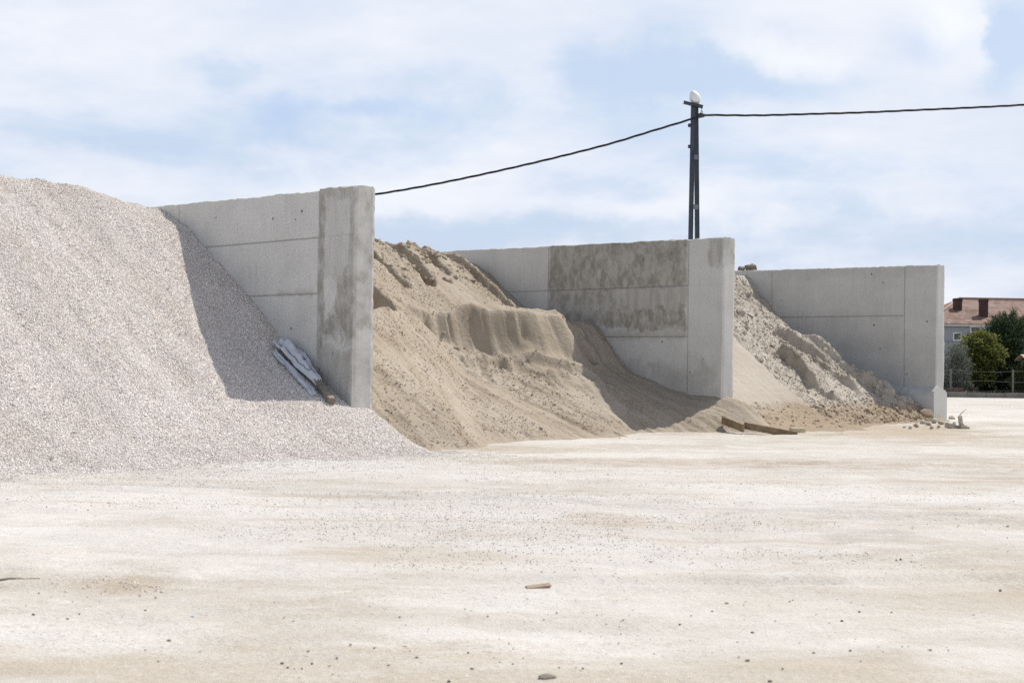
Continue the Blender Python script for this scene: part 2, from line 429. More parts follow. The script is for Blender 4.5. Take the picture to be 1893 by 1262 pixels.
def pile(name, fn, args, keep, mats, extra=(), **kw):
    V, Q = field(fn, *args, keep)
    T = []; MI = []
    off = len(V); VV = [V]
    for (ev, et, mi) in extra:
        VV.append(ev); T.append(et + off); MI.append(np.full(len(et), mi)); off += len(ev)
    me = mesh_np(name, np.concatenate(VV), Q, np.concatenate(T) if T else None, True, mats, 0, np.concatenate(MI) if MI else 0, kw.get('smooth_t', False))
    o = link(bpy.data.objects.new(name, me)); o.matrix_world = bay_matrix()
    return o

# gravel heap
n = 250000
uu = rng.uniform(-2.6, 9.5, n); vv = -9.5 * rng.random(n) ** 1.0 + .5
okk = ~((uu > 0.0) & (vv > -.48)); uu, vv = uu[okk], vv[okk]
zz = h_gravel(uu, vv); okk = zz > -.02; uu, vv, zz = uu[okk], vv[okk], zz[okk]
ss = rng.uniform(.0065, .0135, len(uu)) * (1 + .45 * sstep(5, 8, uu)) * (1 + .7 * (rng.random(len(uu)) > .96))
ev, et = scatter(np.stack([uu, -vv, zz + ss * .3], -1), ss, jit=.35)
gravel = pile('gravel_pile', h_gravel, (-3.2, 14, -15, 1.2, .06), lambda u, v: ~((u > .03) & (v > -.2)), [M_GBED, M_GST], [(ev, et, 1)])
tag(gravel, 'big heap of pale grey crushed gravel sloping against the leftmost concrete wall', 'gravel pile', 'heaps of bulk material in the bays')

def clods(fn, n, urange, vrange, rmin, rmax, cond=None, pw=2.2, flat=.8, base=ICO1, jit=.30, sink=-.15):
    u = rng.uniform(*urange, n); v = rng.uniform(*vrange, n)
    if cond is not None:
        k = cond(u, v); u, v = u[k], v[k]
    z = fn(u, v); k = z > .02; u, v, z = u[k], v[k], z[k]
    s = rmin + (rmax - rmin) * rng.random(len(u)) ** pw
    return scatter(np.stack([u, -v, z + s * sink], -1), s, base[0], base[1], jit, flat)
OC = (OCT, OCTF)
face1 = lambda u, v: (v > 6.6) & (v < 10) & (u > np.interp(v, [5.5, 7.4, 8.3, 9.1, 9.8], [5.6, 5.35, 4.95, 4.15, 3.9])) & (u < 6.0)
stk1 = lambda u, v: (fbm(u * .40, v * 1.5, 4, 61, .6) > .0) & ~face1(u, v)
sand_bits = [clods(h_sand1, 38000, (-1.4, 9.6), (0, 11.3), .008, .024, stk1, 2.5, .9, OC, .4),
             clods(h_sand1, 5000, (-1.4, 9.6), (0, 11.3), .010, .025, lambda u, v: ~face1(u, v), 2.5, .9, OC, .4),
             clods(h_sand1, 70, (-1.0, 9.6), (0, 11.3), .025, .055, stk1, 3),
             clods(h_sand1, 300, (7.6, 9.4), (3, 11), .03, .11, None, 3.0),
             clods(h_sand1, 160, (8.0, 9.4), (4, 9.6), .06, .16, lambda u, v: fbm(u * .9, v * .9, 2, 171) > .05, 2.0),
             clods(h_sand1, 240, (3.4, 6.4), (1, 9.8), .02, .075, lambda u, v: np.abs(u - interp(v, [(0, 3.0), (3.1, 3.9), (5, 4.75), (7.5, 5.75), (9.7, 5.85), (12, 6.2)]) - .1) < .28, 2),
             clods(h_sand1, 160, (-1.8, .4), (.2, 12), .015, .05, None, 3),
             clods(h_sand1, 120, (2.2, 4.6), (6.6, 9.8), .02, .05, lambda u, v: ~face1(u, v), 2.5)]
sand1 = pile('sand_pile', h_sand1, (-3, 13, -1.2, 13.2, .042), lambda u, v: ~((u > .05) & (v < -.15)) & ~((u > 1.12) & (v > 11.65)),
             [M_SAND1], [(*q, 0) for q in sand_bits], smooth_t=False)
tag(sand1, 'large tan sand heap with a dug out scarp between the two nearest concrete walls', 'sand pile', 'heaps of bulk material in the bays')
def notslab(u, v): return (v > slab_edge(u) + .12) | ((u > 5.2) & (fbm(u * .8, v * .8, 2, 181) > 0))
sand_bits = [clods(h_sand2, 32000, (.4, 9.3), (12, 21.9), .010, .034, notslab, 2.5, .9, OC, .45),
             clods(h_sand2, 2000, (.6, 9.3), (12, 21.9), .03, .075, lambda u, v: notslab(u, v) & (fbm(u * .5, v * 1.1, 3, 149) > -.2), 2.2, .85, ICO1, .42),
             clods(h_sand2, 90, (1, 8.8), (15.5, 21), .07, .14, notslab, 2.0, .85, ICO1, .45),
             clods(h_sand2, 16, (1.6, 4.2), (20.8, 22.0), .16, .36, None, 1.2, .8, ICO2, .16, -.35), clods(h_sand2, 240, (1.2, 4.4), (20.3, 22.0), .03, .12, None, 2, .8, ICO1, .35),
             clods(h_sand2, 500, (-.4, 1.4), (12, 21), .015, .055, None, 3, .8, ICO1, .4)]
sand2 = pile('sand_pile', h_sand2, (-1.5, 13, 11.7, 22.35, .042), lambda u, v: ~((u > 1.12) & (v < 11.8)),
             [M_SAND2], [(*q, 0) for q in sand_bits], smooth_t=False)
tag(sand2, 'rough cloddy pale sand heap with a scraped smooth face before the rightmost concrete wall', 'sand pile', 'heaps of bulk material in the bays')

# ------------------------------------------------------------------ concrete walls
TH = 0.45; UJ = (1.06, 5.85, 10.6)
def mat_concrete(name, zj, stains, tone=1.0):
    """zj: lift joint heights; stains: (u0,u1,z0,z1,strength,streak,soft)"""
    g = NT(name); p = g.coord(); x = g.sep(p)
    U, Z = x[0], x[2]
    wob = g.noise(p, 2.6, 5, .65); wobs = g.sub(wob, .5)
    mott = g.noise(p, 0.9, 6, .6)
    base = g.ramp(mott, [(.25, tuple(tone * k for k in (.51, .50, .475))), (.5, tuple(tone * k for k in (.60, .59, .56))), (.75, tuple(tone * k for k in (.66, .65, .62)))])
    # vertical weather streaks
    st = g.noise(g.mapv(p, (3.0, 3.0, .28)), 3.0, 5, .65)
    base = g.mix(g.rng(st, .5, .75, 0, .28), base, tuple(tone * k for k in (.41, .39, .355)))
    base = g.mix(g.rng(st, .48, .25, 0, .30), base, tuple(tone * k for k in (.70, .69, .66)))
    # horizontal board tone per lift
    lift = g.noise(g.mapv(p, (.05, .05, 1.3)), 1.0, 2, .5)
    base = g.mix(g.rng(lift, .35, .65, 0, .22), base, (.65, .635, .60))
    tot = None
    for (u0, u1, z0, z1, k, sk, soft) in stains:
        uu_ = g.add(U, g.mul(wobs, soft)); zz_ = g.add(Z, g.mul(wobs, soft * 2.2))
        m = g.mul(g.band(uu_, u0, u1, .03 + soft * .12), g.band(zz_, z0, z1, .03 + soft * .2))
        nz = g.noise(g.mapv(p, (2.2, 2.2, .5 if sk else 1.5), (u0, z0, 3)), 2.4, 6, .62)
        m = g.mul(m, g.rng(nz, .30, .66, .42, 1.0))
        m = g.mul(m, k); tot = m if tot is None else g.mx(tot, m)
    if tot is not None:
        base = g.mix(tot, base, (.25, .230, .192))
    # light drips / efflorescence
    dr = g.noise(g.mapv(p, (9, 9, .7)), 1.6, 4, .7)
    base = g.mix(g.mul(g.rng(dr, .60, .72, 0, .45), g.rng(wob, .45, .6)), base, (.62, .60, .56))
    # joints collect dirt
    jm = None
    for z in zj:
        m = g.band(g.add(Z, g.mul(wobs, .012)), z - .014, z + .014, .008); jm = m if jm is None else g.mx(jm, m)
    if jm is not None: jm = g.mul(jm, g.rng(U, UJ[0] - .02, UJ[0] + .02))
    for u in UJ: jm = g.mx(jm, g.band(g.add(U, g.mul(wobs, .02)), u - .013, u + .013, .008))
    base = g.mix(g.mul(jm, .5), base, (.19, .18, .16))
    # dirt under the rough top edge
    # pits and tie holes
    v1 = g.vor(p, 1.9); v2 = g.vor(g.mapv(p, (1, 1, .8), (4, 2, 1)), 5.5)
    pit = g.mx(g.mul(g.rng(v1, .040, .062, 1, 0), .85), g.mul(g.rng(v2, .055, .085, 1, 0), .45))
    hp = g.mapv(p, (1, 0, 1), (len(stains) * 1.7, 0, tone)); hd = g.vor(hp, 1.25); hc = g.sep(g.vor(hp, 1.25, out='Color'))
    hole = g.mul(g.mul(g.rng(hd, .030, .052, .9, 0), g.rng(hc[0], .35, .40)), g.rng(x[1], TH - .06, TH - .03))
    pit = g.mx(pit, hole)
    base = g.mix(pit, base, (.13, .12, .10))
    fine = g.noise(p, 45, 4, .7)
    base = g.mix(g.rng(fine, .3, .6, .10, 0), base, (.26, .25, .22))
    h = g.add(g.mul(fine, .05), g.mul(g.sub(1.0, pit), .8)); h = g.add(h, g.mul(wob, .5))
    return g.out(base, .92, g.bump(h, .22, .02), .15)

def wall(idx, origin, length, zt0, slope, zj, stains, label, tone=1.0, col_proud=.012, roundtop=0.0):
    L = length
    def grid1(a, b, st, extra=()):
        k = list(np.linspace(a, b, max(2, int((b - a) / st) + 1)))
        for e in extra:
            k += [e - .022, e - .009, e + .009, e + .022]
        k = sorted(q for q in k if a <= q <= b)
        out = [k[0]]
        for q in k[1:]:
            if q - out[-1] > .004: out.append(q)
        out[-1] = b
        return np.array(out)
    us = grid1(0, L, .09, UJ); zf = grid1(0, 1, .02); vsv = np.linspace(0, TH, 9)
    zn = np.array(sorted(set(list(np.linspace(-.3, 1, 48)) )))
    def top(u, v):
        t = zt0 + slope * u
        t = t + .018 * fbm(u * 3.0, v * 4, 3, 200 + idx) + .012 * vn(u * 11, v * 9, 210 + idx)
        t = t + np.where(u < UJ[0], roundtop, 0)
        return t
    verts, quads = [], []
    def add(U, W, Z):
        nu, nv = U.shape; i0 = sum(len(a) for a in verts)
        verts.append(np.stack([U, W, Z], -1).reshape(-1, 3))
        ii = np.arange(nu * nv).reshape(nu, nv) + i0
        quads.append(np.stack([ii[:-1, :-1], ii[1:, :-1], ii[1:, 1:], ii[:-1, 1:]], -1).reshape(-1, 4))
    zlevels = [-.3] + list(np.linspace(0, zt0 - .15, 50))
    for z in zj: zlevels += [z - .022, z - .009, z + .009, z + .022]
    zlevels = sorted(zlevels)
    zl = [zlevels[0]]
    for q in zlevels[1:]:
        if q - zl[-1] > .004: zl.append(q)
    zl = np.array(zl)
    def side(U, Wc):
        nz = len(zl) + 1
        Z = np.empty((len(U), nz)); Z[:, :-1] = zl[None]
        Z[:, -1] = top(U, Wc)
        return Z
    # left face (local y = TH), right face (y = 0), end (u = 0), far end, top
    Zl = side(us, np.full(len(us), TH)); Ug = np.repeat(us[:, None], Zl.shape[1], 1)
    add(Ug, np.full_like(Ug, TH), Zl)
    Zr = side(us, np.zeros(len(us))); add(Ug, np.zeros_like(Ug), Zr)
    for ue in (0, L):
        Ze = side(np.full(len(vsv), ue), vsv); Wg = np.repeat(vsv[:, None], Ze.shape[1], 1); add(np.full_like(Wg, ue), Wg, Ze)
    U2, W2 = np.meshgrid(us, vsv, indexing='ij'); add(U2, W2, top(U2, W2))
    V = np.concatenate(verts); Q = np.concatenate(quads)
    # grooves, panel offsets, slight warp on the left face
    onl = V[:, 1] > TH - 1e-6
    gr = np.zeros(len(V))
    for z in zj:
        gr = np.maximum(gr, np.clip(1 - np.abs(V[:, 2] - z) / .02, 0, 1) * (V[:, 0] > UJ[0] - .01))
    for u in UJ: gr = np.maximum(gr, np.clip(1 - np.abs(V[:, 0] - u) / .02, 0, 1))
    off = -.016 * gr + np.where(V[:, 0] < UJ[0], col_proud, 0) + .006 * vn(V[:, 0] * .8, V[:, 2] * .8, 300 + idx)
    lev = np.searchsorted(np.array(zj), V[:, 2]); off = off + np.array([.0, .006, -.004, .005, 0])[lev]
    V[onl, 1] += off[onl]
    # worn arrises on the end corners
    e = (V[:, 0] < 1e-6)
    cn = e & ((V[:, 1] < 1e-6) | onl)
    V[cn, 0] += np.abs(.030 * fbm(V[cn, 2] * 3, V[cn, 1], 3, 320 + idx)) + .008
    V[e, 0] += .012 * vn(V[e, 2] * .9, V[e, 1] * 2, 330 + idx)
    tp = V[:, 2] > zt0 - .1
    ed = tp & (onl | (V[:, 1] < 1e-6)); V[ed, 2] -= .012 + .015 * np.abs(vn(V[ed, 0] * 5, V[ed, 1], 340 + idx))
    cor = tp & e & ((V[:, 1] < 1e-6) | onl); V[cor, 2] -= .03
    bm = bmesh.new()
    bv = [bm.verts.new(v) for v in V]
    for q in Q: bm.faces.new([bv[i] for i in q])
    bmesh.ops.remove_doubles(bm, verts=bm.verts, dist=.002)
    bmesh.ops.recalc_face_normals(bm, faces=bm.faces)
    me = bpy.data.meshes.new('concrete_wall'); bm.to_mesh(me); bm.free()
    me.materials.append(mat_concrete('cast_concrete', zj, stains, tone))
    o = link(bpy.data.objects.new('concrete_wall', me))
    o.location = (origin[0], origin[1], 0); o.rotation_euler = (0, 0, ANG)
    tag(o, label, 'wall', 'concrete walls dividing the bays')
    return o

def uvz_origin(u, v):
    p = to_world(u, v); return (p.x, p.y)
W1 = wall(1, uvz_origin(0, 0), 14, 4.53, .019, (2.69, 3.70),
          [(0.0, 1.0, .0, 1.7, .55, 1, .45), (.0, .55, 1.9, 3.1, .8, 0, .5), (.0, 1.0, 1.9, 2.35, .85, 0, .5), (.86, 1.05, 1.0, 4.7, .85, 0, .16), (.0, .16, 2.6, 4.7, .7, 0, .2), (.0, .95, 4.35, 4.7, .6, 0, .25), (0, 1, 2.9, 4.4, .28, 1, .3), (1.2, 2.3, 2.66, 2.76, .4, 0, .2)],
          'nearest concrete wall with damp stained end column beside the gravel heap', roundtop=.03)
W2 = wall(2, uvz_origin(1.1, 11.9), 14, 4.56, .013, (2.19, 3.43),
          [(1.1, 5.82, 3.40, 4.85, .95, 0, .3), (1.1, 5.82, 2.45, 4.8, .60, 1, .3), (1.1, 5.82, 2.38, 2.95, .95, 0, .4), (3.4, 5.82, 2.9, 3.5, .85, 0, .6), (.0, .45, 3.9, 4.6, .6, 1, .3), (0, 1.0, 0, .9, .3, 1, .4), (0.2, 3.6, .6, 1.5, .4, 0, .7), (1.1, 4.9, 2.15, 2.36, .45, 0, .3)],
          'middle concrete wall with a broad dark stained panel below the steel pole', .96)
W3 = wall(3, uvz_origin(1.5, 22.6), 14, 4.54, .012, (3.06,),
          [(0, 6, 4.25, 4.7, .18, 1, .3), (1.1, 5.8, 2.0, 3.0, .12, 1, .5)],
          'farthest concrete wall standing on a wide footing near the house', .86, .008)
# footing of the far wall: sloped shoulder on the left, short toe in front
def footing():
    prof = [(-.06, -.3), (-.06, .78), (.0, .86), (TH, .98), (TH + .06, .95), (TH + .20, .84), (TH + .24, .76), (TH + .24, -.3)]
    bm = bmesh.new(); us = np.linspace(-.06, 6, 60); rings = []
    for u in us:
        rings.append([bm.verts.new((u + .012 * vn(u * 3 + y, z * 3, 9), y + .015 * float(vn(u * 2.3, z * 4 + y, 5)), z + .015 * float(vn(u * 2.1, y * 5, 6)))) for y, z in prof])
    for A, B in zip(rings, rings[1:]):
        for k in range(len(prof) - 1): bm.faces.new((A[k], A[k + 1], B[k + 1], B[k]))
    bm.faces.new(rings[0]); bm.faces.new(rings[-1][::-1])
    bmesh.ops.recalc_face_normals(bm, faces=bm.faces)
    me = bpy.data.meshes.new('footing'); bm.to_mesh(me); bm.free()
    me.materials.append(mat_concrete('footing_concrete', (.4,), [(0, 6, .7, 1.0, .3, 0, .3)], .95))
    o = link(bpy.data.objects.new('footing', me), W3); o['label'] = 'wide sloped concrete footing'
footing()

# ------------------------------------------------------------------ ground
def mat_ground():
    g = NT('chalky_ground'); p = g.pos(); x = g.sep(p)
    pw = g.mapv(p, (.55, 1.0, 1))
    wob = g.noise(p, .8, 5, .6); wb = g.sub(wob, .5)
    big = g.noise(pw, .33, 6, .6); mid = g.noise(g.mapv(p, (.5, 1.3, 1)), 1.5, 5, .65, .4)
    c = g.ramp(big, [(.34, (.415, .366, .298)), (.43, (.475, .436, .378)), (.51, (.535, .505, .457)), (.62, (.60, .578, .54))])
    patchy = g.noise(g.mapv(p, (.75, 1.1, 1), (2, 7, 0)), 1.1, 8, .68, .6)
    c = g.mix(g.rng(patchy, .52, .62, 0, .55), c, (.635, .615, .58))
    c = g.mix(g.rng(patchy, .45, .36, 0, .45), c, (.42, .37, .30))
    c = g.mix(g.rng(mid, .45, .72, 0, .55), c, (.575, .552, .512))
    c = g.mix(g.rng(mid, .42, .25, 0, .5), c, (.385, .325, .25))
    wb2 = g.sub(g.noise(g.mapv(p, (.8, 1.6, 1), (3, 9, 0)), 1.0, 7, .66), .5); wb3 = g.noise(g.mapv(p, (.5, 1.4, 1), (8, 1, 0)), 2.2, 6, .66)
    def blob(cx, cy, rx, ry, k, col, c):
        m = g.gauss(g.m('DIVIDE', g.add(g.sub(x[0], cx), g.mul(wb, rx * 3.0)), rx), g.m('DIVIDE', g.add(g.sub(x[1], cy), g.mul(wb2, ry * 3.4)), ry))
        return g.mix(g.mul(g.mul(g.rng(m, .05, .7), g.rng(wb3, .30, .55, .40, 1.0)), k * .72), c, col)
    W = (.635, .615, .58); TAN = (.41, .345, .26); GR = (.555, .533, .508); BR = (.36, .27, .175)
    def B(px, py, wpx, hpx, k, col, c):
        a = on_ground(px, py); b = on_ground(px + wpx, py); d1 = on_ground(px, py - hpx); d2 = on_ground(px, py + hpx)
        return blob(a.x, a.y, abs(b.x - a.x), max(.25, abs(d1.y - d2.y) / 2), k, col, c)
    c = B(900, 950, 750, 75, .8, GR, c)
    c = B(600, 870, 420, 22, .6, GR, c)
    c = B(300, 925, 300, 25, .7, W, c)
    for b in [(950, 1172, 260, 34, .9, W), (60, 958, 110, 30, 1, W), (1690, 1068, 110, 25, .8, W), (1800, 1215, 160, 30, .9, W), (100, 1170, 260, 32, .6, W),
              (1000, 1108, 330, 18, .7, W), (1500, 925, 300, 14, .5, W), (1750, 760, 160, 14, .6, W), (40, 1030, 120, 26, .7, W),
              (1570, 794, 260, 14, 1.0, TAN), (1690, 790, 110, 8, .9, (.40, .325, .235)), (1120, 955, 90, 12, .6, BR), (760, 1018, 220, 14, .7, TAN), (230, 1070, 90, 14, .6, BR),
              (1250, 852, 420, 7, .6, BR), (1000, 828, 260, 6, .5, TAN), (620, 1010, 80, 8, .6, TAN), (1850, 1080, 180, 40, .45, TAN), (900, 1235, 1100, 48, .9, (.435, .38, .305)), (1650, 1120, 350, 40, .5, (.45, .395, .32)), (1620, 985, 80, 9, .5, (.33, .29, .25))]:
        c = B(*b, c)
    # thin tracks
    tr = g.noise(g.mapv(p, (.12, 2.4, 1)), 1.3, 4, .6, .6)
    c = g.mix(g.mul(g.rng(tr, .57, .70, 0, .5), g.rng(x[1], 9, 14)), c, (.42, .35, .265))
    # grains
    f1 = g.vor(p, 55, out='Color'); s = g.sep(f1)
    gm = g.rng(g.noise(pw, .5, 4, .6), .36, .6, .35, 1.0)
    c = g.mix(g.mul(g.rng(s[0], .84, .94, 0, .4), gm), c, (.28, .245, .21))
    c = g.mix(g.mul(g.rng(s[1], .72, .9, 0, .30), gm), c, (.68, .655, .62))
    fine = g.noise(p, 30, 5, .75)
    c = g.mix(g.rng(fine, .42, .25, 0, .5), c, (.36, .30, .23))
    cl = g.rng(g.vor(p, 7), .03, .10, .35, 0)
    c = g.mix(g.mul(cl, g.rng(mid, .45, .6)), c, (.33, .28, .22))
    # far ground beyond the yard turns to plain dry soil
    c = g.mix(1.0, c, (1.0, .988, .966), 'MULTIPLY')
    c = g.mix(g.rng(x[1], 90, 160), c, (.25, .23, .15))
    h = g.add(g.mul(fine, .4), g.mul(g.noise(p, 6, 5, .6), 1.0)); h = g.add(h, g.mul(s[2], .15))
    return g.out(c, .97, g.bump(h, .7, .035), .08)

def h_ground(X, Y):
    near = 1 - sstep(45, 70, np.hypot(X, Y))
    ruts = 0
    for (c0, k, a, x0, x1) in ((20.6, .10, .5, -3, 22), (22.3, .10, .5, -3, 22), (15.0, -.06, .8, -12, 14), (16.7, -.06, .8, -12, 14), (10.2, .16, .4, -2, 12)):
        q = (Y - c0 - k * X - a * np.sin(X * .23 + c0)) / .16
        ruts = ruts + (-.030 * np.exp(-q * q) + .022 * np.exp(-(np.abs(q) - 1.7) ** 2 * 2.5)) * sstep(x0, x0 + 4, X) * (1 - sstep(x1 - 4, x1, X)) * (.45 + .9 * sstep(-.2, .3, fbm(X * .4, c0 * 3 + 0 * Y, 2, 440)))
    return near * (ruts + .035 * fbm(X * .5, Y * .9, 4, 400) + (.014 + .022 * sstep(-.1, .3, fbm(X * .35, Y * .5, 2, 430))) * fbm(X * 2.2, Y * 2.8, 4, 410, .6) - .025)
def ground():
    def axis(lim, fine, st):
        a = list(np.arange(0, fine, st)); x = fine; d = st
        while x < lim: a.append(x); d *= 1.25; x += d
        a.append(lim); return np.array(a)
    xa = axis(3000, 22, .13); xs = np.concatenate([-xa[::-1][:-1], xa])
    yp = axis(3000, 34, .065); yn = axis(3000, 4, .5); ys = np.concatenate([-yn[::-1][:-1], yp])
    X, Y = np.meshgrid(xs, ys, indexing='ij')
    Z = h_ground(X, Y)
    a, b = X.shape; ii = np.arange(a * b).reshape(a, b)
    Q = np.stack([ii[:-1, :-1], ii[1:, :-1], ii[1:, 1:], ii[:-1, 1:]], -1).reshape(-1, 4)
    me = mesh_np('ground', np.stack([X, Y, Z], -1).reshape(-1, 3), Q, None, True, [mat_ground()])
    tag(link(bpy.data.objects.new('ground', me)), 'flat chalky white and tan dirt yard', 'ground', None, 'structure')
ground()

# loose stones strewn over the yard: nobody could count them
def loose():
    P = []
    def patch(n, px, py, wpx, hpx):
        a = rng.normal(px, wpx, n); b = rng.normal(py, hpx, n)
        k = (b > 800) & (b < 1250); a, b = a[k], b[k]
        for q, w in zip(a, b):
            g_ = on_ground(q, w)
            if float(fbm(g_.x * .55, g_.y * .8, 3, 450)) + .12 * random.random() > -.02: P.append((g_.x, g_.y))
    patch(11000, 900, 940, 420, 45); patch(3600, 420, 868, 330, 14); patch(2200, 200, 880, 200, 12); patch(1600, 1500, 960, 300, 50); patch(700, 300, 1065, 120, 18)
    patch(700, 760, 1025, 200, 18); patch(420, 1000, 1110, 600, 80); patch(900, 250, 900, 250, 22); patch(500, 1500, 880, 300, 25)
    n = 30000; u = -1.5 - rng.exponential(.75, n); v = rng.uniform(-11, .6, n)
    for a, b in zip(u, v):
        q = B1 + DU * a + DV * b; P.append((q[0], q[1]))
    P = np.array(P); Z = h_ground(P[:, 0], P[:, 1])
    rel = P - B1; Z = np.maximum(Z, np.where((rel @ DV < .8) & (rel @ DU > -4), h_gravel(rel @ DU, rel @ DV), -9))
    S = rng.uniform(.004, .0085, len(P)) * (1 + .7 * (rng.random(len(P)) > .985))
    V, T = scatter(np.stack([P[:, 0], P[:, 1], Z + S * .15], -1), S, jit=.35)
    me = mesh_np('loose_gravel', V, None, T, mats=[mat_loose_stone()])
    tag(link(bpy.data.objects.new('loose_gravel', me)), 'fine loose gravel scattered over the pale yard', 'gravel', None, 'stuff')
loose()

# individual stones in the foreground
M_DSTONE = plain('dark_stone', (.17, .145, .12), .9, .35, 30, bump=.4)
M_TSTONE = plain('tan_stone', (.30, .24, .17), .9, .35, 30, bump=.4)
M_PCHUNK = plain('pale_chunk', (.42, .375, .305), .9, .25, 14, bump=.4)
def stone_mesh(name, m, seed, sub=ICO2, flat=.6):
    r = np.random.default_rng(seed); v = sub[0].copy()
    for k in range(7):
        d = r.normal(size=3); d /= np.linalg.norm(d); t = r.uniform(.55, .85)
        q = v @ d; v = v - np.clip(q - t, 0, None)[:, None] * d[None]
    v = v * r.uniform(.75, 1.25, 3); v[:, 2] *= flat
    return mesh_np(name, v, None, sub[1], mats=[m], smooth_t=False)
peb = [stone_mesh('pebble', M_DSTONE if k % 3 else M_TSTONE, 50 + k) for k in range(6)]
PEB = [(648, 1184, 5), (692, 1190, 5), (750, 1145, 4), (750, 1178, 6), (758, 1191, 4), (770, 1208, 5), (719, 1222, 5), (830, 1256, 6), (866, 1193, 5), (822, 1196, 4),
       (739, 1132, 4), (1149, 1216, 6), (1034, 1225, 5), (1078, 1228, 4), (1104, 1130, 4), (902, 1134, 4), (1257, 1145, 5), (873, 1232, 5), (924, 1219, 4), (948, 1222, 4),
       (1849, 1085, 8), (1382, 1214, 7), (1447, 1234, 7), (1424, 1255, 7), (1504, 1196, 6), (1572, 1193, 5), (1591, 1210, 5), (1719, 1193, 6), (1679, 1187, 4), (1556, 1143, 5),
       (1589, 1124, 5), (1648, 1124, 5), (1595, 1107, 4), (1343, 1110, 5), (1278, 1131, 4), (1317, 1123, 4), (1391, 1161, 5), (1665, 1030, 4), (1753, 1069, 4), (1768, 1072, 4),
       (125, 1135, 5), (62, 1131, 6), (313, 1169, 7), (522, 1213, 6), (577, 1215, 6), (570, 1195, 5), (532, 1223, 5), (544, 1226, 4), (558, 1227, 4), (623, 1207, 5),
       (615, 1240, 4), (514, 1243, 4), (370, 1188, 5), (293, 1206, 4), (288, 1097, 4), (269, 1123, 4), (147, 1129, 4), (1460, 1105, 4), (1210, 1190, 4), (1800, 1130, 4)]
for i, (px, py, s) in enumerate(PEB):
    g_ = on_ground(px, py); o = link(bpy.data.objects.new('pebble', peb[i % 6]))
    rr = s * g_.y / F * random.uniform(.5, .78)
    o.location = (g_.x, g_.y, float(h_ground(g_.x, g_.y)) + rr * .25); o.scale = (rr, rr, rr); o.rotation_euler = (random.uniform(-.2, .2), random.uniform(-.2, .2), random.uniform(0, 6.28))
    tag(o, 'small dark pebble lying on the pale dirt in the foreground', 'pebble', 'pebbles strewn over the foreground dirt')
g_ = on_ground(1013, 1248); o = link(bpy.data.objects.new('stone', stone_mesh('stone', plain('grey_stone', (.30, .26, .22), .9, .45, 20, bump=.5), 91)))
o.location = (g_.x, g_.y, float(h_ground(g_.x, g_.y)) + .006); o.scale = (.05, .035, .035); o.rotation_euler = (0, 0, .4)
tag(o, 'biggest grey brown stone at the bottom edge of the yard', 'stone')
# tile shard, stick, blue scrap
def gh(p): return float(h_ground(p.x, p.y))
a = on_ground(978, 1086); b = on_ground(1012, 1081)
s_ = BM(); s_.box(((a.x + b.x) / 2, (a.y + b.y) / 2, gh((a + b) / 2) + .009), ((b - a).length * .95, .055, .014), Euler((.2, -.10, .25)), .004)
tag(s_.build('tile_shard', plain('tile_clay', (.36, .27, .20), .8, .2, 30)), 'flat brown tile shard lying on pale dirt in the middle foreground', 'shard')
a = on_ground(-30, 1064); b = on_ground(74, 1058)
s_ = BM(); pts = [a.lerp(b, t) + Vector((0, .012 * math.sin(9 * t), gh(a.lerp(b, t)) + .006 + .004 * math.sin(5 * t))) for t in np.linspace(0, 1, 12)]
s_.tube(pts, [.011 - .006 * t for t in np.linspace(0, 1, 12)], 7)
tag(s_.build('stick', plain('stick_wood', (.30, .27, .22), .85, .3, 20)), 'thin grey stick lying on the white dirt at the left edge', 'stick')
a = on_ground(356, 1127); s_ = BM(); s_.box((a.x, a.y, gh(a) + .004), (.020, .016, .005), Euler((.2, .1, .4)), .002)
tag(s_.build('plastic_scrap', plain('blue_plastic', (.15, .25, .55), .4, .1, 20)), 'tiny blue plastic scrap on the pale dirt', 'scrap')

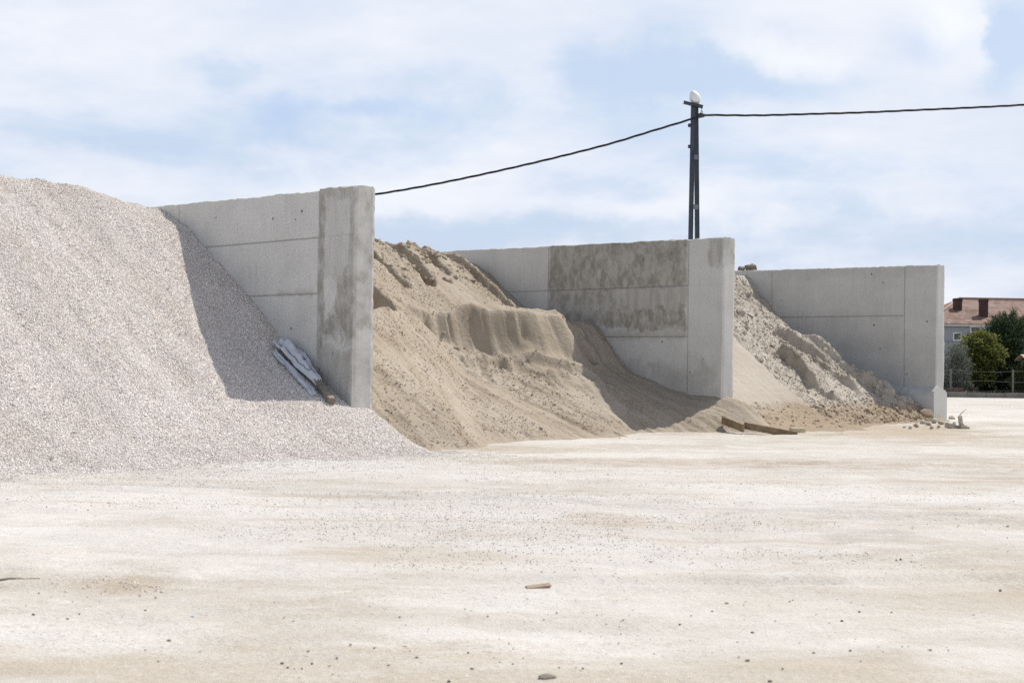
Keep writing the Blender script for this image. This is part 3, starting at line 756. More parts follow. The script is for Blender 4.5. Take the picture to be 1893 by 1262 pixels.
# ------------------------------------------------------------------ timber and sacking against the near wall
def gz(u, v): return float(h_gravel(np.array(u), np.array(v)))
def gp(u, v, dz=0.0): return to_world(u, v, gz(u, v) + dz)
M_WOOD = plain('weathered_timber', (.245, .21, .175), .85, .3, 6, stretch=(1, 1, 1), bump=.3)
M_SHEET = plain('white_sheet', (.60, .61, .64), .6, .10, 7, spec=.3)
M_HEM = plain('grey_hem', (.20, .22, .25), .7, .1, 8)
s_ = BM(); s_.bar(gp(.02, -.90, .05), gp(1.55, -.60, .08), .13, .17, bevel=.012)
tag(s_.build('timber_beam', M_WOOD), 'square timber beam lying down the gravel beside the nearest wall', 'beam')
def sheet(name, path, half, lift, seed, mat, thick=.012, n=46, m=16):
    """crumpled cloth lying along a path of (u, v) points on the gravel"""
    pu = np.linspace(0, 1, n); U0 = np.interp(pu, np.linspace(0, 1, len(path)), [p[0] for p in path]); V0 = np.interp(pu, np.linspace(0, 1, len(path)), [p[1] for p in path])
    HW = np.interp(pu, np.linspace(0, 1, len(half)), half); LF = np.interp(pu, np.linspace(0, 1, len(lift)), lift)
    V = []
    for i in range(n):
        for j in range(m):
            s = j / (m - 1) * 2 - 1
            u = U0[i] + .10 * HW[i] * float(vn(s * 2, pu[i] * 4, seed)); v = V0[i] + s * HW[i]
            v = min(v, -.48)
            fold = .05 * math.sin(s * 6.5 + pu[i] * 4 + seed) + .11 * float(np.abs(fbm(pu[i] * 5.5, s * 2.6, 4, seed + 3))) - .02
            z = gz(u, v) + LF[i] * (1 - .55 * s * s) + .02 + max(-.02, fold * (.5 + LF[i] * 2.5))
            V.append((u, -v, z))
    ii = np.arange(n * m).reshape(n, m)
    Q = np.stack([ii[:-1, :-1], ii[1:, :-1], ii[1:, 1:], ii[:-1, 1:]], -1).reshape(-1, 4)
    me = mesh_np(name, np.array(V), Q, None, True, [mat])
    o = link(bpy.data.objects.new(name, me)); o.matrix_world = bay_matrix()
    md = o.modifiers.new('thickness', 'SOLIDIFY'); md.thickness = thick; md.offset = 1
    return o, np.array(V).reshape(n, m, 3)
o, sv = sheet('plastic_sheet', [(1.85, -.70), (1.5, -.68), (1.05, -.72), (.50, -.80)], [.16, .26, .19, .07], [.10, .24, .19, .16], 7, M_SHEET)
tag(o, 'crumpled white sheet draped over the timber beam beside the nearest wall', 'sheet')
s_ = BM()
for j in (3, 9): s_.tube([Vector(sv[i, j]) + Vector((0, 0, .02)) for i in range(3, 40)], .012, 6)
hm = s_.build('hem', M_HEM, o)
o2, sv2 = sheet('plastic_strip', [(1.66, -.95), (1.15, -1.0), (.6, -1.08), (.22, -1.12)], [.04, .07, .05, .04], [.06, .06, .04, .02], 19, M_SHEET, n=30, m=8)
tag(o2, 'narrow white plastic strip lying on the gravel left of the timber beam', 'strip')

# ------------------------------------------------------------------ boards at the foot of the middle wall
M_BOARD = plain('board_wood', (.235, .175, .11), .85, .35, 5, bump=.25)
M_PALEW = plain('pale_wood', (.52, .44, .30), .8, .2, 8, bump=.2)
def board(name, pa, pb, w, t, mat, label, za=0.0, zb=0.0, roll=0.0, notch=False):
    a = at(*pa, za); b = at(*pb, zb)
    s_ = BM(); up = Vector((math.sin(roll), 0, math.cos(roll))); s_.bar(a, b, t, w, up=up, bevel=.006)
    return tag(s_.build(name, mat), label, 'board')
board('wooden_board', (1336, 776), (1374, 791), .17, .05, M_BOARD, 'short brown board half buried in sand under the end of the middle wall', 32.9, 32.0)
board('wooden_board', (1376, 786), (1473, 804.5), .15, .05, M_BOARD, 'long brown plank on edge in front of the middle wall end', 32.2, 31.6)
a = at(1474, 795, 31.9)
s_ = BM(); s_.box(a, (.32, .20, .10), Euler((0, .03, .15)), .008)
tag(s_.build('wood_block', M_PALEW), 'pale wood offcut resting on the right end of the long plank', 'wood block')

# ------------------------------------------------------------------ rubble by the far wall
rub = [stone_mesh('rubble_chunk', M_PCHUNK, 70 + k, ICO1, .75) for k in range(5)]
for i, (px, py, s) in enumerate([(1694, 783, 8), (1706, 778, 11), (1717, 781, 9), (1728, 776, 12), (1740, 779, 10), (1752, 782, 9), (1683, 787, 6), (1735, 786, 7), (1764, 780, 7), (1672, 786, 5), (1722, 787, 6), (1760, 770, 9)]):
    g_ = on_ground(px, py + 4); o = link(bpy.data.objects.new('rubble_chunk', rub[i % 5])); rr = s * g_.y / F * .8
    o.location = (g_.x, g_.y, rr * .25); o.scale = (rr,) * 3; o.rotation_euler = (random.uniform(-.3, .3), random.uniform(-.3, .3), random.uniform(0, 6))
    tag(o, 'pale rubble chunk lying before the footing of the farthest wall', 'rubble', 'rubble chunks by the farthest wall')
g_ = on_ground(1776, 788); g_ = on_ground(1776, 789)
def slab_piece():
    bm = bmesh.new()
    for (c, sz, rt) in (((0, 0, .20), (.11, .09, .46), (.05, -.20, .3)), ((-.20, .16, .05), (.34, .30, .16), (.15, .2, .5)), ((.10, -.10, .02), (.24, .16, .10), (-.1, .1, -.3))):
        r = bmesh.ops.create_cube(bm, size=1); Mx = Matrix.Translation(c) @ Euler(rt).to_matrix().to_4x4() @ Matrix.Diagonal((*sz, 1))
        for v in r['verts']: v.co = Mx @ v.co
    bmesh.ops.subdivide_edges(bm, edges=bm.edges, cuts=3, use_grid_fill=True)
    for i, v in enumerate(bm.verts):
        q = v.co; v.co = q + Vector((float(vn(q.x * 14 + q.z * 9, q.y * 14, 501)), float(vn(q.y * 13, q.z * 12 + q.x * 5, 502)), float(vn(q.z * 12, q.x * 13, 503)))) * .028
    me = bpy.data.meshes.new('broken_slab'); bm.to_mesh(me); bm.free(); me.materials.append(plain('slab_concrete', (.43, .395, .33), .9, .3, 9, bump=.5))
    return me
o = link(bpy.data.objects.new('broken_slab', slab_piece())); o.location = (g_.x, g_.y, -.03); o.scale = (.85, .85, .75)
tag(o, 'broken concrete slab standing up among rubble right of the farthest wall', 'concrete slab')
s_ = BM(); a = Vector((g_.x - .05, g_.y + .02, .27)); s_.tube([a, a + Vector((.09, 0, .10)), a + Vector((.20, .02, .20))], [.012, .010, .006], 6)
tag(s_.build('twig', M_WOOD), 'bare twig sticking up from the broken slab right of the farthest wall', 'twig')
# lumps lying on top of the far wall
for i, (px, py, s, l) in enumerate([(1371, 494, 7, 'small earth lump on top of the farthest wall at its left end'), (1388, 491, 10, 'larger dark earth lump on top of the farthest wall')]):
    dd = ray(px, py); # hit the wall's mid plane
    P0 = to_world(1.5, 22.4); nx, ny = DV; t = ((P0.x) * nx + (P0.y) * ny) / (dd[0] * nx + dd[1] * ny)
    X_, Y_ = dd[0] * t, dd[1] * t; u_, v_ = uv_of(X_, Y_)
    ztop = 4.54 + .012 * (u_ - 1.5)
    rr = s * Y_ / F
    v, f = ICO2; r_ = np.random.default_rng(i + 5)
    vv_ = v * (1 + .22 * r_.normal(size=(len(v), 1))); vv_ = vv_ * np.array([1.1, .8, .75])
    o = link(bpy.data.objects.new('earth_lump', mesh_np('earth_lump', vv_, None, f, mats=[plain('earth_clod', (.20, .17, .13), .95, .4, 6, bump=.4)])))
    o.location = (X_, Y_, ztop + rr * .5); o.scale = (rr,) * 3
    tag(o, l, 'lump')

# ------------------------------------------------------------------ steel pole, dome, cables
M_STEEL = plain('dark_steel', (.055, .066, .085), .55, .25, 3, spec=.4, metal=.2)
M_STEEL2 = plain('grey_steel', (.16, .18, .20), .55, .2, 3, spec=.4, metal=.2)
M_WHITE = plain('white_shell', (.78, .78, .78), .45, .04, 3, spec=.4)
M_CABLE = plain('black_cable', (.018, .018, .022), .6, .2, 8, spec=.3)
M_PORC = plain('black_insulator', (.03, .03, .035), .4, .2, 8, spec=.5)
PY = 50.0
pt = lambda px, py, dy=0.0: at(px, py, PY + dy)
base = at(1282, 700, PY)
pole = empty('utility_pole', (base.x, base.y, 0))
tag(pole, 'dark steel two legged utility pole rising behind the middle wall', 'utility pole')
def pole_part(bmx, name, mat):
    o = bmx.build(name, mat); o.parent = pole; o.matrix_parent_inverse = pole.matrix_basis.inverted(); return o
SC = PY / F
def ground_end(px, py, px2, py2):    # extend a leg's line to the ground
    a, b = pt(px, py), pt(px2, py2); k = (a.z - 0) / (a.z - b.z); return a + (b - a) * k
for (x0, y0, x1, y1, dy) in ((1281.5, 192, 1276.5, 438, 0), (1286.5, 192, 1289, 438, .12)):
    a = pt(x0, y0, dy); b = ground_end(x0, y0, x1, y1); b.y += dy
    s_ = BM()
    for (ox, oy, w, h) in ((0, 0, .055, .16), (-.052, 0, .05, .02)):
        pass
    s_.bar(a, b, .15, .13, up=(0, 1, 0), bevel=.006)
    for q in (-1, 1): s_.bar(a + Vector((q * .070, -.075, 0)), b + Vector((q * .070, -.075, 0)), .014, .03, up=(0, 1, 0))
    pole_part(s_, 'leg', M_STEEL)
for (xa, xb, y, hgt) in ((1283, 1290, 290, 9), (1281, 1291, 382, 9)):
    s_ = BM(); s_.bar(pt(xa, y, -.10), pt(xb, y + 1, -.10), hgt * SC, .02, up=(0, 0, 1) if False else (0, 1, 0)); pole_part(s_, 'brace', M_STEEL2)
s_ = BM(); s_.bar(pt(1264, 189.5, -.10), pt(1299, 198, -.10), .10, .13, up=(0, 1, 0), bevel=.008); s_.bar(pt(1264, 187, -.17), pt(1299, 195, -.17), .02, .05, up=(0, 1, 0)); pole_part(s_, 'crossarm', M_STEEL)
for y in (232, 271):
    s_ = BM(); s_.box(pt(1275, y), (.12, .08, .12), None, .01); s_.tube([pt(1274, y, -.06), pt(1274, y, -.10)], .02, 8); pole_part(s_, 'bracket', M_STEEL)
# white egg-shaped dome on the arm
bm = bmesh.new(); bmesh.ops.create_uvsphere(bm, u_segments=28, v_segments=18, radius=1)
for v in bm.verts:
    k = v.co.z; s = 1 - .18 * k - .10 * max(0, k) ** 2
    v.co = Vector((v.co.x * .19 * s, v.co.y * .19 * s, v.co.z * .245))
me = bpy.data.meshes.new('dome'); bm.to_mesh(me); bm.free(); me.materials.append(M_WHITE)
for p_ in me.polygons: p_.use_smooth = True
dm = bpy.data.objects.new('dome', me); COL.objects.link(dm); dm.location = pt(1284, 180, -.02); dm.rotation_euler = (R(6), R(-24), 0)
dm.parent = pole; dm.matrix_parent_inverse = pole.matrix_basis.inverted()
s_ = BM(); s_.tube([pt(1286, 186), pt(1285.5, 193)], [.17, .12], 14); c_ = s_.build('collar', plain('collar_grey', (.45, .45, .46), .5), None); c_.parent = pole; c_.matrix_parent_inverse = pole.matrix_basis.inverted()
# suspension clamp with hanger
s_ = BM(); s_.tube([pt(1297, 197, -.1), pt(1297, 204, -.1), pt(1294, 212, -.1)], .012, 6); s_.tube([pt(1297, 204, -.1), pt(1300, 211, -.1)], .012, 6)
cl = s_.build('cable_hanger', M_STEEL); cl.parent = pole; cl.matrix_parent_inverse = pole.matrix_basis.inverted()
s_ = BM(); s_.tube([pt(1291, 217, -.1), pt(1294, 214, -.1), pt(1299, 213, -.1), pt(1303, 214, -.1)], [.05, .09, .09, .05], 10)
cl = s_.build('insulator', M_PORC); cl.parent = pole; cl.matrix_parent_inverse = pole.matrix_basis.inverted()

def catmull(P, n):
    P = [Vector(p) for p in P]; out = []
    Q = [P[0] * 2 - P[1]] + P + [P[-1] * 2 - P[-2]]
    for i in range(1, len(Q) - 2):
        for k in range(n):
            t = k / n; a, b, c, d = Q[i - 1:i + 3]
            out.append(.5 * (2 * b + (c - a) * t + (2 * a - 5 * b + 4 * c - d) * t * t + (3 * b - a - 3 * c + d) * t ** 3))
    out.append(P[-1]); return out
def cable(P, name, label, pitch=2.0):
    C = catmull(P, 90); L = 0; acc = [0]
    for a, b in zip(C, C[1:]): L += (b - a).length; acc.append(L)
    s_ = BM()
    for k in range(3):
        pts = []
        for i, p in enumerate(C):
            t = (C[min(i + 1, len(C) - 1)] - C[max(i - 1, 0)]).normalized(); x = Vector((0, 0, 1)).cross(t).normalized(); y = t.cross(x)
            ph = 6.28319 * (acc[i] / pitch + k / 3); rr = .021
            pts.append(p + (x * math.cos(ph) + y * math.sin(ph)) * rr)
        s_.tube(pts, .021, 6)
    return tag(s_.build(name, M_CABLE), label, 'cable')
cable([pt(1296, 214, -.1), pt(1276, 221, -.05), pt(1200, 244), pt(1120, 268), pt(1000, 298), pt(880, 325), pt(780, 345), pt(690, 360), pt(560, 379), pt(430, 396), pt(300, 412), pt(160, 428), pt(0, 442), pt(-150, 452)],
      'power_cable', 'twisted black power cable sagging from the pole down to the left')
cable([pt(1296, 214, -.1), pt(1312, 213, -.05), pt(1400, 213.5), pt(1500, 211), pt(1600, 208), pt(1700, 203.5), pt(1800, 199), pt(1893, 194), pt(2020, 185), pt(2200, 170)],
      'power_cable', 'twisted black power cable running from the pole off to the right')

# ------------------------------------------------------------------ far right: kerb, fence, plants, house
K0 = on_ground(1700, 737); K1 = on_ground(2300, 742)
KY = 75.0
s_ = BM(); xs_ = np.arange(19.0, 45, 1.0)
for i in range(len(xs_) - 1): s_.box(((xs_[i] + xs_[i + 1]) / 2, KY + .006 * ((i * 7) % 3), .12), (.985, .22, .28 + .02 * ((i * 5) % 3)), None, .015)
tag(s_.build('kerb', plain('shaded_kerb_concrete', (.20, .19, .17), .9, .25, 2)), 'low pale concrete kerb along the planting beyond the yard', 'kerb')  # concrete colour darkened to carry the shade on the kerb's front
s_ = BM(); s_.box((21.5, KY + .9, .2), (5.2, .25, .56), None, .02)
def mat_brick(name, c1, c2, mortar, sc=(1, 1, 1)):
    g = NT(name); nd = g.n('ShaderNodeTexBrick'); g.put(nd.inputs['Vector'], g.mapv(g.coord(), sc)); nd.inputs['Color1'].default_value = (*c1, 1); nd.inputs['Color2'].default_value = (*c2, 1); nd.inputs['Mortar'].default_value = (*mortar, 1)
    nd.inputs['Scale'].default_value = 4
    return g.out(nd.outputs[0], .9)
tag(s_.build('low_wall', plain('brick_red', (.16, .10, .085), .9, .35, 5)), 'low dark brick wall just right of the farthest concrete wall', 'low wall')
# planting bed soil, its dark colour also standing for shade under the trees
bmx = bmesh.new(); zs = .004
vs_ = [bmx.verts.new(p) for p in ((16, KY + .13, zs), (60, KY + .13, zs), (60, 94, zs), (16, 94, zs))]; bmx.faces.new(vs_)
me = bpy.data.meshes.new('planting_bed'); bmx.to_mesh(me); bmx.free(); me.materials.append(plain('shaded_bed_soil', (.10, .085, .055), .95, .4, 1.2))
tag(link(bpy.data.objects.new('planting_bed', me)), 'soil planting bed behind the kerb, darkened for shade under the trees', 'soil', None, 'structure')
# wire fence
fen = empty('wire_fence', (28, KY + .45, 0)); tag(fen, 'thin wire fence with slim posts in front of the dark bushes', 'fence')
for px in (1757, 1872, 1987):
    p_ = at(px, 735, KY + .45); s_ = BM(); s_.box((p_.x - 28, 0, .75), (.09, .09, 1.5), None, .006)
    s_.build('post', plain('fence_post', (.17, .15, .125), .8, .25, 6), fen)
for hz in (.35, .85, 1.38):
    s_ = BM(); pts = [Vector((x_ - 28, -.05, hz + .06 * math.sin(x_ * 1.9 + hz * 5) * .5)) for x_ in np.linspace(22, 36, 30)]; s_.tube(pts, .009, 5)
    s_.build('wire', plain('fence_wire', (.13, .13, .12), .6, .1, 6), fen)

def mat_leaf(name, dark, mid, light, spec=.25):
    g = NT(name); r = g.n('ShaderNodeNewGeometry').outputs['Random Per Island']
    big = g.noise(g.coord(), 1.6, 3)
    f = g.add(g.mul(r, .6), g.mul(big, .4))
    c = g.ramp(f, [(.2, dark), (.5, mid), (.8, light)])
    m = g.out(c, .6, None, spec)
    tr = g.n('ShaderNodeBsdfTranslucent'); g.put(tr.inputs[0], g.mix(.5, c, light)); ms = g.n('ShaderNodeMixShader'); ms.inputs[0].default_value = .38
    g.L.new(g.bsdf.outputs[0], ms.inputs[1]); g.L.new(tr.outputs[0], ms.inputs[2])
    g.L.new(ms.outputs[0], [n_ for n_ in g.t.nodes if n_.type == 'OUTPUT_MATERIAL'][0].inputs[0])
    return m
def leaves(n, lobes, size, seed, aspect=2.2, droop=0.2, spiky=False):
    """leaf quads through the volume of several lobes; lobes = (x,y,z,rx,ry,rz,weight)"""
    r = np.random.default_rng(seed); W = np.array([l[6] for l in lobes]); W = W / W.sum()
    k = r.choice(len(lobes), n, p=W); Lb = np.array(lobes)[k]
    d = r.normal(size=(n, 3)); d /= np.linalg.norm(d, axis=1)[:, None]
    rad = r.random(n) ** .38
    rad = rad * (1 + .24 * np.sin(d[:, 0] * 5 + d[:, 2] * 7 + k) + .10 * np.sin(d[:, 1] * 11 + d[:, 2] * 9))
    P = Lb[:, :3] + d * rad[:, None] * Lb[:, 3:6]
    P[:, 2] = np.maximum(P[:, 2], .03)
    ax = d * .9 + r.normal(size=(n, 3)) * .55; ax[:, 2] -= droop
    if spiky: ax[:, 2] += 1.0
    ax /= np.linalg.norm(ax, axis=1)[:, None]
    sd = np.cross(ax, r.normal(size=(n, 3))); sd /= np.linalg.norm(sd, axis=1)[:, None]
    s = size * (.6 + .8 * r.random(n)); a = ax * s[:, None]; b = sd * (s / aspect)[:, None]
    nrm = np.cross(ax, sd) * (s * .12)[:, None]
    V = np.stack([P, P + a * .5 + b * .5 + nrm, P + a, P + a * .5 - b * .5 + nrm], 1).reshape(-1, 3)
    Q = np.arange(n * 4).reshape(n, 4)
    return V, Q
def plant(name, loc, lobes, n, size, mat, label, cat, trunk, seed, **kw):
    e = empty(name, loc); tag(e, label, cat)
    V, Q = leaves(n, lobes, size, seed, **kw)
    link(bpy.data.objects.new('crown', mesh_np('crown', V, Q, None, False, [mat])), e)
    s_ = BM()
    for pts, r0, r1 in trunk: s_.tube(pts, list(np.linspace(r0, r1, len(pts))), 7)
    s_.build('trunk', plain('bark', (.10, .08, .06), .9, .3, 8), e)
    return e
def limbs(h, spread, k, r0, seed):
    r = random.Random(seed); T = [([(0, 0, -.05), (.05, 0, h * .35), (.0, .05, h * .7), (.05, 0, h * .92)], r0, r0 * .25)]
    for i in range(k):
        a = r.uniform(0, 6.28); z0 = h * r.uniform(.2, .6); e = (math.cos(a) * spread * r.uniform(.6, 1), math.sin(a) * spread * r.uniform(.6, 1), z0 + h * r.uniform(.15, .35))
        T.append(([(.03, .02, z0), (e[0] * .5, e[1] * .5, z0 + (e[2] - z0) * .6), e], r0 * .5, r0 * .12))
    return T
L_GREY = mat_leaf('grey_leaf', (.085, .095, .07), (.15, .165, .13), (.25, .27, .23))
L_YEL = mat_leaf('yellow_green_leaf', (.035, .05, .015), (.115, .135, .035), (.24, .25, .065))
L_DARK = mat_leaf('dark_needle', (.012, .022, .012), (.03, .052, .026), (.065, .10, .042))
L_MID = mat_leaf('mid_leaf', (.03, .045, .02), (.06, .085, .03), (.12, .15, .055))
p_ = on_ground(1770, 733)
def gx(px, Y): return at(px, 700, Y).x
plant('shrub', (gx(1766, 77), 77, 0), [(0, 0, 1.1, .85, .7, 1.1, 3), (.1, 0, 2.4, .5, .45, .6, 1), (-.35, 0, 2.0, .45, .45, .8, 1.2), (.35, -.1, 1.7, .5, .5, .8, 1.2), (.1, -.2, .5, .9, .6, .5, 1)], 5200, .12, L_GREY,
      'silvery grey fine leaved shrub just right of the farthest concrete wall', 'shrub', limbs(2.2, .5, 6, .05, 1), 3, aspect=3.2)
plant('round_tree', (gx(1808, 78.5), 78.5, 0), [(0, 0, 2.6, 1.05, 1.0, .85, 3), (-.55, -.2, 2.2, .75, .7, .75, 1.5), (.65, -.2, 2.25, .75, .7, .8, 1.5), (.1, 0, 3.15, .6, .6, .45, 1), (.1, -.3, 1.4, .9, .8, .9, 1), (1.1, 0, 2.3, .35, .3, .35, .4)], 7600, .17, L_YEL,
      'rounded yellow green tree between the grey shrub and the dark conifer', 'tree', limbs(3.0, .8, 7, .09, 2), 5, aspect=2.0)
con = []
for q in range(15):
    z = .4 + q * .27; w = max(.18, 1.70 * (1 - (z / 5.3) ** 3.0)); r_ = random.Random(q)
    con.append((r_.uniform(-.3, .3) * w, r_.uniform(-.2, .2), z, w * r_.uniform(.75, 1.1), w * .9, .42, w))
con += [(-.75, 0, 3.7, .6, .5, .6, .9), (.9, 0, 3.5, .7, .5, .7, .9), (-.35, 0, 4.25, .22, .22, .40, .25), (.18, 0, 4.45, .20, .2, .42, .25), (.75, 0, 4.05, .22, .2, .38, .2)]
plant('conifer', (gx(1866, 80), 80, 0), con, 20000, .20, L_DARK, 'dense dark green conifer at the right in front of the grey house', 'tree', limbs(4.4, .9, 9, .13, 3), 9, aspect=5.0, spiky=True, droop=-.1)
plant('bush', (gx(1893, 77.5), 77.5, 0), [(0, 0, .9, .8, .6, .9, 2), (.4, 0, 1.6, .6, .5, .6, 1)], 3000, .12, L_MID, 'mid green bush at the right edge under the small shelter', 'bush', limbs(1.6, .5, 4, .05, 4), 12)
plant('bush', (gx(1835, 79), 79, 0), [(0, 0, .8, 1.3, .6, .85, 2), (-.9, 0, .7, .8, .5, .7, 1)], 4200, .14, L_DARK, 'low dark bush behind the wire fence below the rounded tree', 'bush', limbs(1.4, .7, 4, .05, 6), 15)
plant('bush', (gx(1752, 78), 78, 0), [(0, 0, .6, .9, .5, .6, 2)], 2200, .12, L_MID, 'low mottled bush behind the low dark brick wall', 'bush', limbs(1.0, .5, 4, .04, 7), 17)

# small shelter at the right edge
HX = gx(1893, 77) ; sh = empty('garden_shelter', (HX + .9, 77, 0)); tag(sh, 'small timber shelter with a pale tiled roof cut by the right edge', 'shelter')
for q in (-1, 1):
    for w in (-1, 1):
        s_ = BM(); s_.box((q * .75, w * .7, 1.0), (.12, .12, 2.0), None, .008); s_.build('post', M_WOOD, sh)
for q in (-1, 1):
    s_ = BM(); s_.box((0, q * .45, 2.16), (2.2, 1.02, .07), Euler((q * -.30, 0, 0)), .01); s_.build('roof', plain('shelter_tile', (.50, .38, .25), .85, .2, 6), sh)
s_ = BM(); s_.box((0, 0, 1.98), (1.62, 1.5, .10), None, .01); s_.build('beam', M_WOOD, sh)

# house
def mat_roof():
    g = NT('clay_tiles'); p = g.coord(); x = g.sep(p)
    rows = g.m('FRACT', g.mul(x[1], 2.0)); cols = g.m('FRACT', g.mul(x[0], 4.2))
    cell = g.n('ShaderNodeTexWhiteNoise', noise_dimensions='2D'); g.put(cell.inputs['Vector'], g.comb(g.m('FLOOR', g.mul(x[0], 4.2)), g.m('FLOOR', g.mul(x[1], 2.0)), 0.0))
    c = g.ramp(cell.outputs['Value'], [(0, (.14, .085, .068)), (.5, (.20, .128, .10)), (1, (.28, .19, .152))])
    rn = g.noise(g.mapv(p, (.06, 3, 1)), 1.2, 3)
    c = g.mix(g.rng(rn, .45, .65, 0, .55), c, (.36, .27, .22))
    c = g.mix(g.rng(rows, .0, .2, .6, 0), c, (.10, .06, .05))
    big = g.noise(p, .35, 4); c = g.mix(g.rng(big, .4, .7, 0, .5), c, (.30, .22, .18))
    return g.out(c, .85, g.bump(rows, .4, .03), .15)
HY = 97.0
hx0 = gx(1722, HY); hx1 = hx0 + 26; HD = 9.0
EZ = at(1820, 600, HY).z; RZ = at(1820, 553, HY + HD / 2).z
hs = empty('house', (hx0, HY, 0)); tag(hs, 'long grey house with red tiled hip roof behind the trees', 'house')
M_HW = plain('grey_render', (.36, .37, .40), .9, .06, .8); M_TRIM = plain('white_trim', (.72, .72, .70), .7, .05, 2)
s_ = BM(); s_.box((13, HD / 2, EZ / 2 - .08), (26, HD, EZ - .16)); s_.build('wall', M_HW, hs)
s_ = BM(); s_.box((13, HD / 2, EZ - .07), (26.7, HD + .7, .13), None, .02); s_.build('cornice', M_TRIM, hs)
bmx = bmesh.new(); ov = .45; rid = 3.2; rz = RZ - EZ
eav = [bmx.verts.new(p) for p in ((-ov, -ov, EZ + .02), (26 + ov, -ov, EZ + .02), (26 + ov, HD + ov, EZ + .02), (-ov, HD + ov, EZ + .02))]
r0, r1 = bmx.verts.new((rid, HD / 2, RZ)), bmx.verts.new((26 - rid, HD / 2, RZ))
bmx.faces.new((eav[0], eav[1], r1, r0)); bmx.faces.new((eav[1], eav[2], r1)); bmx.faces.new((eav[2], eav[3], r0, r1)); bmx.faces.new((eav[3], eav[0], r0)); bmx.faces.new(eav[::-1])
me = bpy.data.meshes.new('roof'); bmx.to_mesh(me); bmx.free(); me.materials.append(mat_roof())
roof = link(bpy.data.objects.new('roof', me), hs)
s_ = BM(); s_.tube([(rid, HD / 2, RZ + .02), (26 - rid, HD / 2, RZ + .02)], .10, 8); s_.tube([(-ov, -ov, EZ + .06), (rid, HD / 2, RZ + .02)], .09, 8)
s_.build('ridge_cap', plain('ridge_clay', (.36, .26, .20), .85, .3, 6), roof)
def roof_y(px, py):   # where the ray meets the front roof plane
    d = ray(px, py); k = rz / (HD / 2 + ov)
    t = (EZ - CAM_Z - k * (HY - ov)) / (d[2] - k * d[1]); return Vector(d * t + np.array([0, 0, CAM_Z]))
M_CH = plain('chimney_brick', (.075, .048, .042), .9, .35, 5)
for (px, yt, yb) in ((1772, 551, 574), (1820, 552, 587)):
    b_ = roof_y(px, yb); t_ = at(px, yt, b_.y); c_ = Vector((b_.x - hx0, b_.y - HY + .25, 0))
    s_ = BM(); s_.box((c_.x, c_.y, (t_.z + b_.z) / 2 - .1), (.50, .5, t_.z - b_.z + .2), None, .01); s_.box((c_.x, c_.y, t_.z - .12), (.56, .56, .16), None, .01)
    s_.build('chimney', M_CH, roof)
b_ = roof_y(1841, 598); s_ = BM(); s_.tube([(b_.x - hx0, b_.y - HY - .1, EZ - .1), (b_.x - hx0, b_.y - HY - .1, EZ + .5)], .06, 8); s_.build('vent_pipe', M_CH, roof)
b_ = at(1813, 612, HY - .08); s_ = BM(); s_.tube([(b_.x - hx0, -.08, EZ - .15), (b_.x - hx0, -.08, EZ - 1.2)], .045, 8); s_.build('downpipe', M_TRIM, hs)
M_GLASS = plain('window_glass', (.05, .06, .075), .15, .1, 2, spec=.5)
for px, py, w, h in ((1769, 622, .50, .50), (1806, 609, .9, .36), (1930, 622, .50, .50), (1990, 622, .50, .50)):
    c_ = at(px, py, HY); cx, cz = c_.x - hx0, c_.z
    e_ = BM()
    for (dx, dz, ww, hh) in ((-w / 2, 0, .08, h + .09), (w / 2, 0, .08, h + .09)): e_.box((cx + dx, -.02, cz + dz), (ww, .10, hh))
    for dz in (-h / 2, h / 2): e_.box((cx, -.022, cz + dz), (w - .092, .09, .09))
    wn = e_.build('window', M_TRIM, hs)
    s_ = BM(); s_.box((cx, -.006, cz), (w - .08, .03, h - .08)); s_.build('pane', M_GLASS, wn)
s_ = BM(); s_.box((13, -.03, at(1750, 630, HY).z), (26, .06, .10)); s_.build('string_course', plain('course_grey', (.26, .27, .29), .8, .1, 2), hs)

# ------------------------------------------------------------------ light and sky
SUN_A, SUN_E = 52.0, 57.0
sv_ = Vector((math.cos(R(SUN_E)) * math.sin(R(SUN_A)), math.cos(R(SUN_E)) * math.cos(R(SUN_A)), math.sin(R(SUN_E))))
sl = bpy.data.lights.new('sun', 'SUN'); sl.energy = 4.0; sl.angle = R(0.53); sl.color = (1, .965, .91)
so = bpy.data.objects.new('sun', sl); COL.objects.link(so); so.rotation_euler = sv_.to_track_quat('Z', 'Y').to_euler(); so.location = (20, 30, 40)

w = bpy.data.worlds.new('World'); scn.world = w; w.use_nodes = True
g = NT(tree=w.node_tree)
sky = g.n('ShaderNodeTexSky', sky_type='NISHITA'); sky.sun_disc = False; sky.sun_elevation = R(SUN_E); sky.sun_rotation = R(SUN_A)
sky.air_density = 1.0; sky.dust_density = 1.5; sky.ozone_density = 1.2
d = g.n('ShaderNodeTexCoord').outputs['Generated']; x = g.sep(d)
zc = g.add(g.mx(x[2], 0.0), .16)
pl = g.comb(g.m('DIVIDE', x[0], zc), g.m('DIVIDE', x[1], zc), 0.0)
n1 = g.noise(g.mapv(pl, (1.0, 1.0, 1), (3.1, 1.7, 0)), .85, 8, .56, .5)
n2 = g.noise(g.mapv(pl, (1, 1, 1), (9, 4, 2)), 2.4, 7, .6, .3)
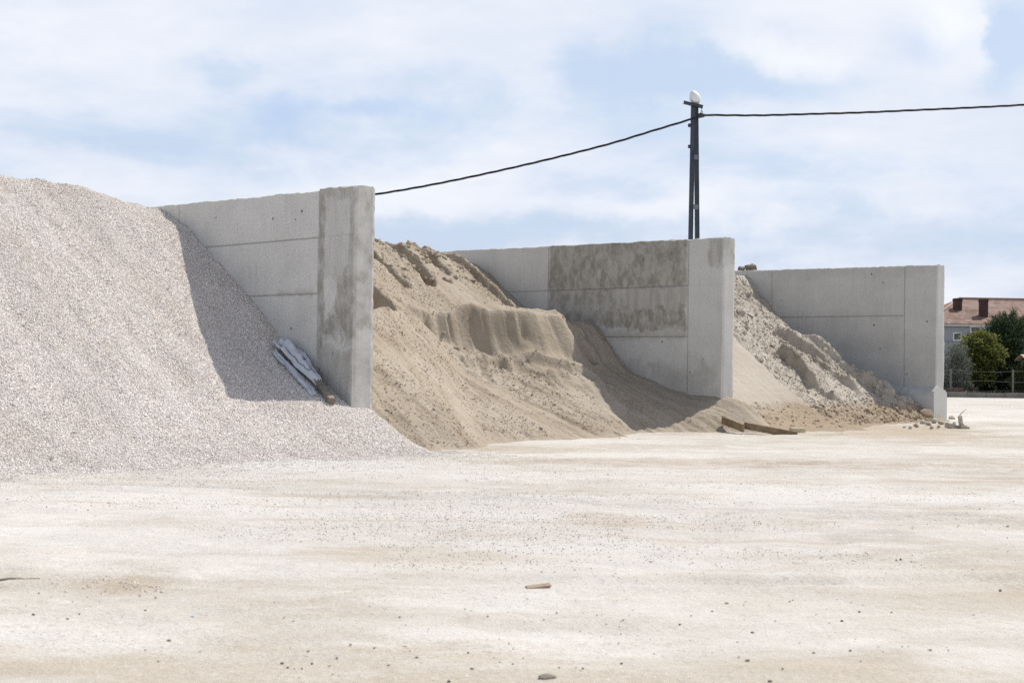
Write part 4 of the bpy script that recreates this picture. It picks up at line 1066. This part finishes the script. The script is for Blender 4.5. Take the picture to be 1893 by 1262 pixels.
# placed banks and clear gaps, in directions of the sky (tangent of azimuth and of elevation)
ysafe = g.mx(x[1], .2)
wx = g.mul(g.sub(g.noise(d, 9, 6, .62), .5), .11); wy = g.mul(g.sub(g.noise(g.mapv(d, (1, 1, 1), (5, 5, 5)), 9, 6, .62), .5), .075)
ax = g.add(g.m('DIVIDE', x[0], ysafe), wx); ez = g.add(g.m('DIVIDE', x[2], ysafe), wy)
def sb(px, py, rx, ry):
    dd = ray(px, py); return g.gauss(g.m('DIVIDE', g.sub(ax, float(dd[0] / dd[1])), rx / F), g.m('DIVIDE', g.sub(ez, float(dd[2] / dd[1])), ry / F))
n3 = g.noise(g.mapv(d, (1, 1, 2.3), (1.3, .4, 2.2)), 5.5, 9, .58, .25)
cov = g.add(g.add(g.mul(n1, .30), g.mul(n2, .15)), g.mul(n3, .55))
cov = g.add(g.mul(cov, .95), .055)
front = g.rng(x[1], .2, .5)
acc = None
for (px, py, rx, ry, k) in [(1775, 55, 80, 75, .34), (1600, 40, 170, 60, .10), (1450, 85, 130, 40, .12), (800, 40, 420, 90, .08), (150, 60, 260, 110, .07), (1250, 250, 400, 60, .06), (1700, 230, 260, 70, .07),
                            (180, 310, 120, 35, .10), (560, 280, 130, 30, .07), (770, 370, 110, 35, .08), (1150, 375, 130, 30, .06),
                            (1150, 100, 130, 45, -.17), (1330, 140, 150, 30, -.12), (430, 125, 90, 50, -.11), (1880, 90, 45, 90, -.22), (1560, 90, 70, 25, -.05), (700, 430, 500, 40, -.12), (1560, 445, 460, 55, -.15), (300, 250, 380, 40, -.04), (1080, 330, 300, 30, -.03)]:
    t = g.mul(sb(px, py, rx, ry), k); acc = t if acc is None else g.add(acc, t)
cov = g.add(cov, g.mul(acc, front))
cm = g.mul(g.rng(cov, .40, .59, .22, 1.0), g.rng(x[2], .36, .62, 1.0, .12))
# blue-grey undersides of thicker cloud
und = g.mul(g.mx(sb(565, 208, 75, 36), g.mul(sb(720, 212, 130, 18), .7)), front)
und = g.mx(und, g.mul(g.mul(sb(1740, 85, 70, 30), .55), front))
SK = .1
lowc = g.mix(g.rng(x[2], .03, .20), (4.5, 5.6, 7.8), (5.1, 6.4, 8.3))
skyc = g.mix(g.rng(x[2], .30, .50, .72, 0.0), sky.outputs[0], lowc)
cl_b = g.rng(g.noise(g.mapv(pl, (1, 1, 1), (2, 8, 1)), 1.5, 6, .6), .3, .7, .0, 1.0)
cloud = g.mix(cl_b, (6.4, 7.0, 8.1), (7.8, 8.1, 8.7))
cloud = g.mix(g.mul(und, .75), cloud, (4.5, 5.75, 7.9))
cloud = g.mix(g.mul(g.mul(g.mx(sb(1790, 50, 70, 70), g.mul(sb(1450, 85, 130, 34), .7)), front), .9), cloud, (8.5, 8.7, 9.0))
col = g.mix(cm, skyc, cloud)
col = g.mix(g.mul(und, .5), col, (4.5, 5.75, 7.9))
bg = g.n('ShaderNodeBackground'); g.put(bg.inputs[0], col); bg.inputs[1].default_value = SK
wo = g.n('ShaderNodeOutputWorld'); g.L.new(bg.outputs[0], wo.inputs[0])

scn.view_settings.view_transform = 'Standard'; scn.view_settings.look = 'None'; scn.view_settings.gamma = 1
scn.view_settings.use_curve_mapping = False; scn.view_settings.exposure = 0.2
scn.render.engine = 'CYCLES'
scn.cycles.max_bounces = 6; scn.cycles.diffuse_bounces = 4; scn.cycles.use_denoising = False
